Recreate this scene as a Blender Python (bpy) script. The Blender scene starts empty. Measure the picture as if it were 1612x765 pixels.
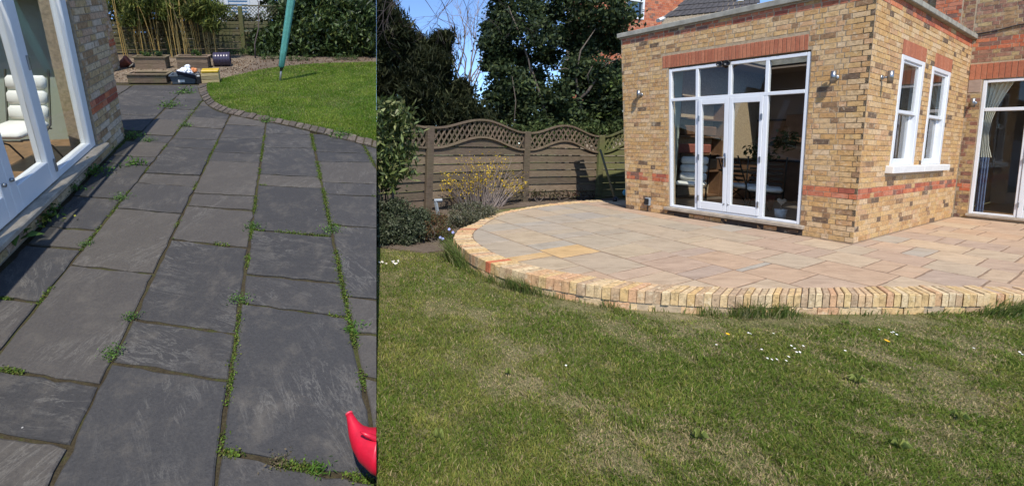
import bpy, bmesh, math, random
import numpy as np
from mathutils import Matrix, Vector
random.seed(7); RNG = np.random.default_rng(7)
sc = bpy.context.scene
COL = sc.collection
# ------------------------------------------------------------------ camera
PX, PY, F, PIT, ROL = 592.5, 265.0, 668.85, .0678, .0214     # lens centre, focal length (1612 px wide), pitch, roll
CAMZ, PATIO = 1.53, .18
cP, sP, cR, sR = math.cos(PIT), math.sin(PIT), math.cos(ROL), math.sin(ROL)
_fw = np.array([0, cP, -sP]); _up = np.array([0, sP, cP]); _rt = np.array([1., 0, 0])
CR = cR*_rt + sR*_up; CU = -sR*_rt + cR*_up; CF = _fw; O = np.array([0, 0, CAMZ])
cd = bpy.data.cameras.new('camera'); cam = bpy.data.objects.new('camera', cd); COL.objects.link(cam)
cam.matrix_world = Matrix(((CR[0], CU[0], -CF[0], 0), (CR[1], CU[1], -CF[1], 0), (CR[2], CU[2], -CF[2], CAMZ), (0, 0, 0, 1)))
cd.sensor_width = 36; cd.sensor_fit = 'HORIZONTAL'; cd.lens = 36*F/1612
cd.shift_x = (806-PX)/1612; cd.shift_y = (PY-382.5)/1612
cd.clip_start = .05; cd.clip_end = 900
sc.camera = cam
# ------------------------------------------------------------------ sky, sun, exposure
SUN_HEAD, SUN_EL = math.radians(186), math.radians(53)
S = Vector((math.sin(SUN_HEAD)*math.cos(SUN_EL), math.cos(SUN_HEAD)*math.cos(SUN_EL), math.sin(SUN_EL)))
w = bpy.data.worlds.new('World'); sc.world = w; w.use_nodes = True
nt = w.node_tree; sky = nt.nodes.new('ShaderNodeTexSky'); sky.sky_type = 'NISHITA'; sky.sun_disc = False
sky.sun_elevation = SUN_EL; sky.sun_rotation = SUN_HEAD; sky.air_density = .75; sky.dust_density = .1; sky.ozone_density = 5; sky.altitude = 1500
nt.links.new(sky.outputs[0], nt.nodes['Background'].inputs[0]); nt.nodes['Background'].inputs[1].default_value = .15
sl = bpy.data.lights.new('sun', 'SUN'); sl.energy = 2.9; sl.angle = math.radians(.53); sl.color = (1, .95, .87)
so = bpy.data.objects.new('sun', sl); COL.objects.link(so); so.rotation_euler = S.to_track_quat('Z', 'Y').to_euler(); so.location = (0, -20, 30)
vs = sc.view_settings; vs.view_transform = 'Standard'; vs.look = 'None'; vs.exposure = 0.9; vs.gamma = 1
sc.cycles.max_bounces = 6; sc.cycles.diffuse_bounces = 3; sc.cycles.glossy_bounces = 3; sc.cycles.transparent_max_bounces = 12
sc.cycles.caustics_reflective = False; sc.cycles.caustics_refractive = False; sc.cycles.use_denoising = True
# ------------------------------------------------------------------ geometry of the place
def ray(u, v): return CR*(u-PX)/F - CU*(v-PY)/F + CF
def at_z(u, v, z=0.): d = ray(u, v); return O + d*((z-CAMZ)/d[2])
def at_d(u, v, dist): return O + ray(u, v)*dist                     # dist = depth along the lens axis
def pix(P): q = np.asarray(P)-O; z = q@CF; return PX+F*(q@CR)/z, PY-F*(q@CU)/z, z
TH = -.4899
U1 = np.array([math.sin(TH), math.cos(TH), 0]); U2 = np.array([math.cos(TH), -math.sin(TH), 0]); UP = np.array([0, 0, 1.])
C0 = np.array([6.9055, 6.0624, PATIO])                               # foot of the extension's corner
# the raised, sloping garden on the left
SC = 2.2/1.7                                                          # metres per local unit of the left garden
_n = np.cross(ray(435, -25), ray(-4150, -100)); LNU = _n/np.linalg.norm(_n); LNU = LNU*np.sign(LNU[2])
LYU = ray(435, -25); LYU = LYU/np.linalg.norm(LYU); LXU = np.cross(LYU, LNU)
LX, LY, LN = LXU*SC, LYU*SC, LNU*SC; LO = O-1.7*LN
def Lp(x, y, h=0.): return LO+x*LX+y*LY+h*LN
def Lpx(u, v, h=0.): d = ray(u, v); return O+d*((-1.7+h)*SC/(d@LNU))
def loc(u, v): X = Lpx(u, v)-LO; return np.array([X@LX, X@LY])/SC**2
X0 = -1.89                                                            # the left house's wall stands at x = X0
class Frame:
    def __init__(s, o, X, Y, Z, warp=None): s.o, s.X, s.Y, s.Z, s.warp = np.array(o), np.array(X), np.array(Y), np.array(Z), warp
    def __call__(s, x, y, z):
        if s.warp: x = s.warp(x, z)
        return s.o+x*s.X+y*s.Y+z*s.Z
    def sub(s, x, y, z): return Frame(s(x, y, z), s.X, s.Y, s.Z)
    def rot(s, a):                                                    # turned about its Z
        c, q = math.cos(a), math.sin(a); return Frame(s.o, s.X*c+s.Y*q, s.Y*c-s.X*q, s.Z)
FRONT = Frame(C0, U1, -U2, UP, lambda x, z: x*(1+.027*(z-1.4)))
RIGHT = Frame(C0, U2, -U1, UP, lambda x, z: x+.035*(z-1.8)*min(1, max(0, x)))
MAIN = Frame(C0+5.83*U2, -U1, -U2, UP)
PAT = Frame(C0, U1, -U2, UP)
LEFTW = Frame(Lp(X0, 0, 0), LY, LX, LN, lambda x, z: x+(z-.75)*.15*min(1.2, max(0, x/5.4)**2))
LEFTG = Frame(LO, LX, LY, LN)
WORLD = Frame((0, 0, 0), (1, 0, 0), (0, 1, 0), (0, 0, 1))
SEAM_N = CR                                                           # the terrace ends in the plane through O with this normal
# ------------------------------------------------------------------ object helpers
WM = {}
def tag(o, label=None, cat=None, group=None, kind=None):
    if label: o['label'] = label
    if cat: o['category'] = cat
    if group: o['group'] = group
    if kind: o['kind'] = kind
    return o
def put(o, M, parent=None):
    COL.objects.link(o)
    WM[o.name] = M
    if parent is not None:
        o.parent = parent; o.matrix_parent_inverse = WM[parent.name].inverted()
    o.matrix_basis = M
    return o
def thing(name, label, cat, at, group=None):
    o = bpy.data.objects.new(name, None); o.empty_display_size = .1
    put(o, Matrix.Translation(Vector(at))); return tag(o, label, cat, group)
def mesh_obj(name, V, Fc, mat, parent=None, smooth=False, col=None, kind=None):
    V = np.asarray(V, dtype=np.float64).reshape(-1, 3); c = V.mean(0)
    me = bpy.data.meshes.new(name)
    if isinstance(Fc, np.ndarray):
        k = Fc.shape[1]; n = len(Fc)
        me.vertices.add(len(V)); me.vertices.foreach_set('co', (V-c).ravel())
        me.loops.add(n*k); me.loops.foreach_set('vertex_index', Fc.ravel().astype(np.int32))
        me.polygons.add(n); me.polygons.foreach_set('loop_start', np.arange(0, n*k, k, dtype=np.int32))
        me.update(calc_edges=True)
    else:
        me.from_pydata([tuple(v) for v in V-c], [], Fc); me.update()
    me.polygons.foreach_set('use_smooth', [bool(smooth)]*len(me.polygons))
    if col is not None:
        a = me.color_attributes.new('Col', 'FLOAT_COLOR', 'POINT')
        cc = np.ones((len(V), 4)); cc[:, :3] = col; a.data.foreach_set('color', cc.ravel())
    me.materials.append(mat)
    o = bpy.data.objects.new(name, me); put(o, Matrix.Translation(Vector(c)), parent)
    if kind: o['kind'] = kind
    return o
def inst(name, me, M, parent=None):
    o = bpy.data.objects.new(name, me); return put(o, M, parent)
def copy_tree(o, T):
    """copy a thing and its parts, moved by the world matrix T"""
    c = o.copy(); COL.objects.link(c); M = T @ WM[o.name]; c.parent = None; c.matrix_basis = M; WM[c.name] = M
    def kids(a, b):
        for ch in [x for x in a.children]:
            d = ch.copy(); COL.objects.link(d); d.parent = b
            d.matrix_parent_inverse = WM[b.name].inverted(); d.matrix_basis = T @ WM[ch.name]; WM[d.name] = T @ WM[ch.name]
            kids(ch, d)
    kids(o, c); return c
class G:
    """collects boxes, tubes, lathes; build() links them as one mesh"""
    def __init__(s): s.V = []; s.F = []
    def add(s, V, Fc):
        b = len(s.V); s.V += [np.array(v, dtype=float) for v in V]; s.F += [tuple(i+b for i in f) for f in Fc]; return s
    def box(s, fr, x0, x1, y0, y1, z0, z1, bev=0.):
        if x1 < x0: x0, x1 = x1, x0
        if y1 < y0: y0, y1 = y1, y0
        if bev <= 0:
            P = [fr(x, y, z) for x in (x0, x1) for y in (y0, y1) for z in (z0, z1)]
            return s.add(P, [(0, 1, 3, 2), (4, 6, 7, 5), (0, 4, 5, 1), (2, 3, 7, 6), (0, 2, 6, 4), (1, 5, 7, 3)])
        bev = min(bev, (x1-x0)*.4, (y1-y0)*.4, (z1-z0)*.4)
        bm = bmesh.new(); bmesh.ops.create_cube(bm, size=1)
        for v in bm.verts: v.co = Vector(((x0+x1)/2+v.co.x*(x1-x0), (y0+y1)/2+v.co.y*(y1-y0), (z0+z1)/2+v.co.z*(z1-z0)))
        bmesh.ops.bevel(bm, geom=bm.edges[:], offset=bev, segments=1, affect='EDGES')
        bm.verts.index_update()
        s.add([fr(*v.co) for v in bm.verts], [tuple(v.index for v in f.verts) for f in bm.faces]); bm.free(); return s
    def tube(s, pts, r, n=8, cap=True):
        pts = [np.array(p, dtype=float) for p in pts]; rs = r if isinstance(r, (list, tuple, np.ndarray)) else [r]*len(pts)
        V = []; prev = None
        for i, p in enumerate(pts):
            t = pts[min(i+1, len(pts)-1)]-pts[max(i-1, 0)]; t = t/(np.linalg.norm(t)+1e-9)
            if prev is None:
                a = np.array([0, 0, 1.]) if abs(t[2]) < .9 else np.array([1., 0, 0]); prev = np.cross(t, a)
            prev = prev-t*(prev@t); prev = prev/(np.linalg.norm(prev)+1e-9); b = np.cross(t, prev)
            V += [p+rs[i]*(math.cos(k*2*math.pi/n)*prev+math.sin(k*2*math.pi/n)*b) for k in range(n)]
        Fc = [(i*n+k, i*n+(k+1) % n, (i+1)*n+(k+1) % n, (i+1)*n+k) for i in range(len(pts)-1) for k in range(n)]
        if cap: Fc += [tuple(range(n-1, -1, -1)), tuple(range((len(pts)-1)*n, len(pts)*n))]
        return s.add(V, Fc)
    def rings(s, rings, cap=True):
        n = len(rings[0]); V = [p for r in rings for p in r]
        Fc = [(i*n+k, i*n+(k+1) % n, (i+1)*n+(k+1) % n, (i+1)*n+k) for i in range(len(rings)-1) for k in range(n)]
        if cap: Fc += [tuple(range(n-1, -1, -1)), tuple(range((len(rings)-1)*n, len(rings)*n))]
        return s.add(V, Fc)
    def lathe(s, fr, prof, n=16, cap=True):
        return s.rings([[fr(r*math.cos(k*2*math.pi/n), r*math.sin(k*2*math.pi/n), z) for k in range(n)] for r, z in prof], cap)
    def prism(s, bot, top):
        n = len(bot); return s.add(list(bot)+list(top), [tuple(range(n-1, -1, -1)), tuple(range(n, 2*n))]+[(k, (k+1) % n, n+(k+1) % n, n+k) for k in range(n)])
    def clip(s, keep=-1):
        """cut at the terrace's edge plane and close the cut"""
        bm = s.bm(); no = Vector(SEAM_N)*(1 if keep < 0 else -1)
        r = bmesh.ops.bisect_plane(bm, geom=bm.verts[:]+bm.edges[:]+bm.faces[:], plane_co=Vector(O)+Vector(SEAM_N)*(.0004*keep), plane_no=no, clear_outer=True)
        ed = [e for e in r['geom_cut'] if isinstance(e, bmesh.types.BMEdge)]
        if ed:
            try: bmesh.ops.holes_fill(bm, edges=ed, sides=0)
            except Exception: pass
        bm.verts.index_update()
        s.V = [np.array(v.co) for v in bm.verts]; s.F = [tuple(v.index for v in f.verts) for f in bm.faces]; bm.free(); return s
    def bm(s):
        bm = bmesh.new(); vs_ = [bm.verts.new(v) for v in s.V]
        for f in s.F:
            try: bm.faces.new([vs_[i] for i in f])
            except ValueError: pass
        return bm
    def build(s, name, mat, parent=None, smooth=False, kind=None):
        if not s.V: return None
        o = mesh_obj(name, s.V, s.F, mat, parent, smooth)
        bm = bmesh.new(); bm.from_mesh(o.data); bmesh.ops.recalc_face_normals(bm, faces=bm.faces[:]); bm.to_mesh(o.data); bm.free()
        if kind: o['kind'] = kind
        return o
# ------------------------------------------------------------------ materials
MATS = {}
def new_mat(name):
    m = bpy.data.materials.new(name); m.use_nodes = True; n = m.node_tree
    return m, n, n.nodes['Principled BSDF']
def N(n, t, **k):
    x = n.nodes.new(t)
    for a, b in k.items():
        if a.startswith('i_'): x.inputs[a[2:]].default_value = b
        else: setattr(x, a, b)
    return x
def ramp(n, stops, interp='LINEAR'):
    r = n.nodes.new('ShaderNodeValToRGB'); r.color_ramp.interpolation = interp
    e = r.color_ramp.elements
    while len(e) < len(stops): e.new(.5)
    for i, (p, c) in enumerate(stops): e[i].position = p; e[i].color = (*c, 1)
    return r
def rnd_node(n):
    oi = N(n, 'ShaderNodeObjectInfo'); ge = N(n, 'ShaderNodeNewGeometry')
    ad = N(n, 'ShaderNodeMath', operation='ADD'); n.links.new(oi.outputs['Random'], ad.inputs[0]); n.links.new(ge.outputs['Random Per Island'], ad.inputs[1])
    fr = N(n, 'ShaderNodeMath', operation='FRACT'); n.links.new(ad.outputs[0], fr.inputs[0]); return fr.outputs[0], ge.outputs['Position']
def mix(n, a, b, fac, mode='MIX'):
    m = n.nodes.new('ShaderNodeMix'); m.data_type = 'RGBA'; m.blend_type = mode
    for sock, v in ((m.inputs['Factor'], fac), (m.inputs['A'], a), (m.inputs['B'], b)):
        if isinstance(v, (int, float)): sock.default_value = v
        elif isinstance(v, tuple): sock.default_value = (*v, 1)
        else: n.links.new(v, sock)
    return m.outputs['Result']
def noise(n, vec, scale, detail=4, rough=.6, dist=0., dim=None):
    t = N(n, 'ShaderNodeTexNoise', i_Scale=scale, i_Detail=detail, i_Roughness=rough, i_Distortion=dist)
    if vec is not None: n.links.new(vec, t.inputs['Vector'])
    return t.outputs['Fac']
def sstep(n, val, lo, hi):
    m = N(n, 'ShaderNodeMapRange', interpolation_type='SMOOTHSTEP'); n.links.new(val, m.inputs[0]); m.inputs[1].default_value = lo; m.inputs[2].default_value = hi; return m.outputs[0]
def bump(n, h, b, strength=.3, dist=.01):
    bp = N(n, 'ShaderNodeBump', i_Strength=strength, i_Distance=dist); n.links.new(h, bp.inputs['Height']); n.links.new(bp.outputs[0], b.inputs['Normal'])
def simple(name, c, rough=.6, metal=0., var=.15, scale=12., bmp=.1, spec=.5):
    m, n, b = new_mat(name); g = N(n, 'ShaderNodeNewGeometry'); f = noise(n, g.outputs['Position'], scale, 5)
    lo = tuple(x*(1-var) for x in c); hi = tuple(min(1, x*(1+var)) for x in c)
    r = ramp(n, [(.3, lo), (.7, hi)]); n.links.new(f, r.inputs[0]); n.links.new(r.outputs[0], b.inputs['Base Color'])
    b.inputs['Roughness'].default_value = rough; b.inputs['Metallic'].default_value = metal; b.inputs['Specular IOR Level'].default_value = spec
    if bmp: bump(n, f, b, bmp, .005)
    return m
def brick_mat(name, cols, smear=(.62, .52, .38), smear_amt=.45, dark=.5, sm_scale=9., ochre=False):
    m, n, b = new_mat(name); rv, pos = rnd_node(n)
    st = [(i/len(cols), c) for i, c in enumerate(cols)]
    r = ramp(n, st, 'CONSTANT'); n.links.new(rv, r.inputs[0])
    f1 = noise(n, pos, 22, 6, .7); f2 = noise(n, pos, 75, 4, .6); f3 = noise(n, pos, sm_scale, 5, .7, .6); f4 = noise(n, pos, 13, 5, .7, .3)
    c = mix(n, r.outputs[0], (.5, .5, .5), 0.0)
    k = ramp(n, [(.32, (1-dark,)*3), (.52, (1, 1, 1)), (.75, (1.18, 1.16, 1.12))]); n.links.new(f1, k.inputs[0])
    c = mix(n, c, k.outputs[0], 1., 'MULTIPLY')
    k2 = ramp(n, [(.3, (.62, .6, .58)), (.45, (1, 1, 1))]); n.links.new(f2, k2.inputs[0]); c = mix(n, c, k2.outputs[0], .7, 'MULTIPLY')
    oc = sstep(n, f4, .54, .68); om = N(n, 'ShaderNodeMath', operation='MULTIPLY'); n.links.new(oc, om.inputs[0]); om.inputs[1].default_value = .45
    if ochre: c = mix(n, c, mix(n, c, (.62, .36, .13), .75), om.outputs[0])
    sm = sstep(n, f3, .54, .66); ml = N(n, 'ShaderNodeMath', operation='MULTIPLY'); n.links.new(sm, ml.inputs[0]); ml.inputs[1].default_value = smear_amt
    c = mix(n, c, smear, ml.outputs[0])
    n.links.new(c, b.inputs['Base Color']); b.inputs['Roughness'].default_value = .9; b.inputs['Specular IOR Level'].default_value = .2
    bump(n, f2, b, .5, .004); return m
M_STOCK = brick_mat('stock_brick', [(0.545, 0.321, 0.130), (0.587, 0.372, 0.170), (0.502, 0.289, 0.122), (0.607, 0.409, 0.214), (0.534, 0.316, 0.138), (0.471, 0.270, 0.119), (0.629, 0.442, 0.260), (0.576, 0.340, 0.138), (0.534, 0.321, 0.170), (0.493, 0.299, 0.135), (0.566, 0.377, 0.194), (0.598, 0.382, 0.162), (0.607, 0.419, 0.233), (0.524, 0.326, 0.138), (0.587, 0.401, 0.217), (0.555, 0.349, 0.154), (0.566, 0.336, 0.174), (0.513, 0.307, 0.142), (0.576, 0.363, 0.158), (0.293, 0.172, 0.091), (0.598, 0.392, 0.189), (0.545, 0.336, 0.150), (0.157, 0.103, 0.067), (0.482, 0.279, 0.135)], (0.680, 0.553, 0.378), .45, .45, 14, True)
M_STOCKL = brick_mat('pale_stock_brick', [(0.529, 0.363, 0.190), (0.598, 0.440, 0.270), (0.460, 0.308, 0.160), (0.575, 0.440, 0.320), (0.494, 0.341, 0.170), (0.391, 0.242, 0.130), (0.632, 0.495, 0.360), (0.540, 0.352, 0.230)], (0.690, 0.594, 0.450), .5)
M_MAINB = brick_mat('multi_brick', [(.30, .17, .09), (.36, .22, .11), (.25, .12, .08), (.40, .27, .13), (.30, .15, .10), (.20, .11, .08), (.44, .31, .15), (.33, .17, .11)], (.55, .43, .30), .3)
M_RED = brick_mat('red_brick', [(0.519, 0.156, 0.075), (0.472, 0.132, 0.063), (0.566, 0.192, 0.092), (0.425, 0.132, 0.069), (0.496, 0.168, 0.092), (0.354, 0.102, 0.063), (0.543, 0.204, 0.115), (0.236, 0.120, 0.086)], (0.649, 0.456, 0.322), .3, .35)
M_RUB = brick_mat('red_rubber_brick', [(0.414, 0.144, 0.077), (0.437, 0.161, 0.088), (0.380, 0.132, 0.073), (0.460, 0.172, 0.094)], (0.517, 0.287, 0.187), .2, .2)
M_EDGE = brick_mat('edging_brick', [(0.580, 0.399, 0.193), (0.540, 0.361, 0.168), (0.600, 0.427, 0.227), (0.530, 0.323, 0.168), (0.580, 0.380, 0.168), (0.480, 0.323, 0.185), (0.620, 0.465, 0.269), (0.500, 0.370, 0.218), (0.550, 0.323, 0.176), (0.580, 0.408, 0.193), (0.440, 0.304, 0.185), (0.540, 0.389, 0.227), (0.590, 0.427, 0.235), (0.570, 0.380, 0.210)], (0.680, 0.551, 0.361), .55, .5, 14)
M_MORTAR = simple('mortar', (.40, .30, .19), .95, var=.25, scale=25, bmp=.3)
M_MORTARD = simple('brown_mortar', (.33, .26, .18), .95, var=.3, scale=25, bmp=.3)
M_JOINT = simple('sand_joint', (.22, .145, .09), .95, var=.2, scale=20, bmp=.3)
M_CONC = simple('weathered_concrete', (.30, .28, .23), .9, var=.3, scale=7, bmp=.3)
M_SILLST = simple('sill_stone', (.36, .30, .23), .85, var=.25, scale=10, bmp=.2)
M_WHITE = simple('white_paint', (.73, .74, .75), .35, var=.03, scale=5, bmp=.03)
M_SILLW = simple('white_sill_paint', (.72, .70, .66), .6, var=.08, scale=9, bmp=.1)
M_CHROME = simple('brushed_steel', (.34, .34, .34), .35, .9, var=.1, scale=60, bmp=.05)
M_BLACK = simple('black_plastic', (.018, .018, .02), .4, var=.2, bmp=0)
M_GREYP = simple('grey_plastic', (.26, .29, .31), .4, var=.1, bmp=0)
M_CUSH = simple('cream_cushion', (.80, .78, .72), .9, var=.06, scale=6, bmp=.2)
M_DKMETAL = simple('dark_metal', (.03, .028, .026), .45, .6, bmp=0)
M_PLASTER = simple('interior_plaster', (.27, .20, .145), .9, var=.05, scale=2, bmp=0)
M_PLASTERG = simple('pale_green_plaster', (.36, .40, .33), .9, var=.04, scale=2, bmp=0)
M_WOODF = simple('oak_floor', (.22, .125, .06), .4, var=.3, scale=8, bmp=.05)
M_TILEF = simple('dark_floor_tile', (.15, .125, .10), .3, var=.25, scale=5, bmp=.02)
M_CABINET = simple('brown_cabinet', (.16, .085, .045), .5, var=.25, scale=6, bmp=.05)
M_CURT = simple('cream_curtain', (.60, .58, .48), .9, var=.08, scale=12, bmp=.1)
M_CURTB = simple('blue_curtain', (.10, .14, .24), .9, var=.3, scale=14, bmp=.1)
M_TEAL = simple('teal_cover', (.10, .33, .275), .55, var=.22, scale=18, bmp=.25)
M_GALV = simple('galvanised_steel', (.34, .34, .33), .5, .6, var=.2, bmp=0)
M_REDPL = simple('red_plastic', (.52, .008, .028), .38, var=.14, scale=30, bmp=.06)
M_ORANGE = simple('orange_plastic', (.62, .22, .07), .4, bmp=0)
M_BLUEPL = simple('blue_plastic', (.05, .28, .42), .35, bmp=0)
M_PURPLE = simple('mauve_plastic', (.26, .18, .38), .4, bmp=0)
M_YELLOW = simple('yellow_plastic', (.55, .36, .03), .45, bmp=0)
M_TERRA = simple('terracotta', (.28, .085, .055), .85, var=.2, scale=14, bmp=.1)
M_BIN = simple('grey_recycling_plastic', (.10, .12, .14), .5, bmp=0)
M_NAVY = simple('navy_plastic', (.03, .04, .085), .5, bmp=0)
M_BAG = simple('white_plastic_bag', (.74, .76, .80), .5, var=.08, scale=30, bmp=.5)
M_DRUM = simple('drum_plastic', (.045, .035, .06), .3, bmp=0)
M_SOIL = simple('dark_soil', (.075, .05, .034), .95, var=.4, scale=30, bmp=.8)
M_SLATEROOF = simple('roof_slate', (.055, .048, .044), .7, var=.3, scale=6, bmp=.1)
M_BARK = simple('bark', (.10, .078, .06), .95, var=.4, scale=12, bmp=.6)
M_TWIG = simple('twig_bark', (.20, .16, .14), .9, var=.3, bmp=0)
M_TWIGD = simple('dark_twig_bark', (.075, .055, .05), .9, var=.3, bmp=0)
M_PETALW = simple('white_petal', (.85, .85, .82), .7, bmp=0)
M_PETALB = simple('pale_blue_petal', (.42, .46, .80), .7, bmp=0)
M_PETALY = simple('yellow_petal', (.85, .45, .01), .7, bmp=0)
M_ROOM = simple('navy_cloth', (.06, .07, .12), .9, bmp=0)
def wood_mat(name, base, green=0., scale=(3, 3, 40)):
    m, n, b = new_mat(name); rv, pos = rnd_node(n)
    mp = N(n, 'ShaderNodeMapping'); mp.inputs['Scale'].default_value = scale; n.links.new(pos, mp.inputs[0])
    f = noise(n, mp.outputs[0], 2.2, 6, .7); f2 = noise(n, pos, 1.7, 4, .6)
    lo = tuple(x*.5 for x in base); hi = tuple(x*1.4 for x in base)
    r = ramp(n, [(.3, lo), (.7, hi)]); n.links.new(f, r.inputs[0])
    k = ramp(n, [(0, (.68, .68, .70)), (1, (1.28, 1.24, 1.20))]); n.links.new(rv, k.inputs[0])
    c = mix(n, r.outputs[0], k.outputs[0], 1., 'MULTIPLY')
    if green: 
        gm = sstep(n, f2, .42, .62); mm = N(n, 'ShaderNodeMath', operation='MULTIPLY'); n.links.new(gm, mm.inputs[0]); mm.inputs[1].default_value = green
        c = mix(n, c, (.13, .14, .05), mm.outputs[0])
    n.links.new(c, b.inputs['Base Color']); b.inputs['Roughness'].default_value = .9; b.inputs['Specular IOR Level'].default_value = .2
    bump(n, f, b, .4, .004); return m
M_FENCE = wood_mat('fence_wood', (.15, .112, .078), .12)
M_FENCEG = wood_mat('green_fence_wood', (.15, .145, .065), .8)
M_FENCEL = wood_mat('left_fence_wood', (.165, .145, .085), .5)
M_PLANT = wood_mat('planter_wood', (.20, .145, .10), .3)
M_CRATE = wood_mat('crate_wood', (.48, .38, .20), 0)
def slate_mat():
    m, n, b = new_mat('dark_slate'); rv, pos = rnd_node(n)
    off = N(n, 'ShaderNodeVectorMath', operation='SCALE'); cx = N(n, 'ShaderNodeCombineXYZ'); n.links.new(rv, cx.inputs[0]); n.links.new(rv, cx.inputs[2]); n.links.new(cx.outputs[0], off.inputs[0]); off.inputs['Scale'].default_value = 40
    ad = N(n, 'ShaderNodeVectorMath', operation='ADD'); n.links.new(pos, ad.inputs[0]); n.links.new(off.outputs[0], ad.inputs[1]); v = ad.outputs[0]
    base = ramp(n, [(0, (.037, .0355, .035)), (.25, (.050, .047, .045)), (.5, (.044, .0425, .042)), (.75, (.062, .056, .051)), (1, (.075, .066, .056))]); n.links.new(rv, base.inputs[0])
    mp = N(n, 'ShaderNodeMapping'); mp.inputs['Rotation'].default_value = (0, 0, .9); mp.inputs['Scale'].default_value = (1, 4.5, 1); vr = N(n, 'ShaderNodeVectorRotate', rotation_type='Z_AXIS'); va = N(n, 'ShaderNodeMath', operation='MULTIPLY'); n.links.new(rv, va.inputs[0]); va.inputs[1].default_value = 2.2; n.links.new(va.outputs[0], vr.inputs['Angle']); n.links.new(v, vr.inputs['Vector']); n.links.new(vr.outputs[0], mp.inputs[0])
    vein = noise(n, mp.outputs[0], 2.6, 10, .74, 1.0); big = noise(n, v, 1.6, 4, .6, .4); fine = noise(n, v, 60, 5, .7); dustn = noise(n, v, 5, 7, .75, .3)
    # thin riven veins: bands where the noise crosses one value
    ab = N(n, 'ShaderNodeMath', operation='SUBTRACT'); n.links.new(vein, ab.inputs[0]); ab.inputs[1].default_value = .55
    aa = N(n, 'ShaderNodeMath', operation='ABSOLUTE'); n.links.new(ab.outputs[0], aa.inputs[0])
    vv = ramp(n, [(0, (1, 1, 1)), (.012, (.4, .4, .4)), (.03, (0, 0, 0))]); n.links.new(aa.outputs[0], vv.inputs[0])
    bm_ = sstep(n, big, .42, .66); vm = N(n, 'ShaderNodeMath', operation='MULTIPLY'); n.links.new(vv.outputs[0], vm.inputs[0]); n.links.new(bm_, vm.inputs[1])
    vm2 = N(n, 'ShaderNodeMath', operation='MULTIPLY'); n.links.new(vm.outputs[0], vm2.inputs[0]); vm2.inputs[1].default_value = .55
    k = ramp(n, [(.3, (.78, .78, .8)), (.7, (1.22, 1.2, 1.17))]); n.links.new(fine, k.inputs[0])
    c = mix(n, base.outputs[0], k.outputs[0], 1., 'MULTIPLY')
    du = sstep(n, dustn, .46, .74); dm = N(n, 'ShaderNodeMath', operation='MULTIPLY'); n.links.new(du, dm.inputs[0]); dm.inputs[1].default_value = .7
    c = mix(n, c, (.105, .092, .076), dm.outputs[0]); c = mix(n, c, (.20, .185, .16), vm2.outputs[0])
    sp = N(n, 'ShaderNodeTexVoronoi', i_Scale=9.); n.links.new(v, sp.inputs['Vector']); spm = ramp(n, [(0, (1, 1, 1)), (.035, (1, 1, 1)), (.05, (0, 0, 0))]); n.links.new(sp.outputs['Distance'], spm.inputs[0])
    big2 = sstep(n, noise(n, v, 7, 2), .56, .6); s2 = N(n, 'ShaderNodeMath', operation='MULTIPLY'); n.links.new(spm.outputs[0], s2.inputs[0]); n.links.new(big2, s2.inputs[1])
    c = mix(n, c, (.34, .33, .31), s2.outputs[0])
    n.links.new(c, b.inputs['Base Color']); b.inputs['Roughness'].default_value = .72; b.inputs['Specular IOR Level'].default_value = .35
    hh = N(n, 'ShaderNodeMath', operation='ADD'); n.links.new(vein, hh.inputs[0]); n.links.new(fine, hh.inputs[1]); bump(n, hh.outputs[0], b, .6, .012); return m
M_SLATE = slate_mat()
def sandstone_mat(name, cols):
    m, n, b = new_mat(name); rv, pos = rnd_node(n)
    r = ramp(n, [(i/len(cols), c) for i, c in enumerate(cols)], 'CONSTANT'); n.links.new(rv, r.inputs[0])
    off = N(n, 'ShaderNodeVectorMath', operation='SCALE'); cx = N(n, 'ShaderNodeCombineXYZ'); n.links.new(rv, cx.inputs[0]); n.links.new(rv, cx.inputs[2]); n.links.new(cx.outputs[0], off.inputs[0]); off.inputs['Scale'].default_value = 40
    ad = N(n, 'ShaderNodeVectorMath', operation='ADD'); n.links.new(pos, ad.inputs[0]); n.links.new(off.outputs[0], ad.inputs[1]); v = ad.outputs[0]
    mp = N(n, 'ShaderNodeMapping'); mp.inputs['Rotation'].default_value = (0, 0, -.5); mp.inputs['Scale'].default_value = (1, 3, 1); n.links.new(v, mp.inputs[0])
    f = noise(n, mp.outputs[0], 3, 7, .65, .8); f2 = noise(n, v, 70, 4, .6); f3 = noise(n, v, 1.3, 3)
    k = ramp(n, [(.28, (.72, .69, .66)), (.5, (.97, .96, .95)), (.75, (1.14, 1.13, 1.11))]); n.links.new(f, k.inputs[0])
    c = mix(n, r.outputs[0], k.outputs[0], 1., 'MULTIPLY')
    k2 = ramp(n, [(.3, (.88, .88, .88)), (.6, (1.05, 1.05, 1.05))]); n.links.new(f2, k2.inputs[0]); c = mix(n, c, k2.outputs[0], 1., 'MULTIPLY')
    t = sstep(n, f3, .5, .72); tm = N(n, 'ShaderNodeMath', operation='MULTIPLY'); n.links.new(t, tm.inputs[0]); tm.inputs[1].default_value = .3
    c = mix(n, c, (.46, .345, .23), tm.outputs[0])
    n.links.new(c, b.inputs['Base Color']); b.inputs['Roughness'].default_value = .85; b.inputs['Specular IOR Level'].default_value = .25
    bump(n, f, b, .2, .006); return m
M_SANDL = sandstone_mat('grey_sandstone', [(0.385, 0.311, 0.220), (0.405, 0.315, 0.216), (0.365, 0.305, 0.230), (0.370, 0.315, 0.239), (0.424, 0.329, 0.216), (0.395, 0.320, 0.225), (0.356, 0.292, 0.212)])
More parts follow.
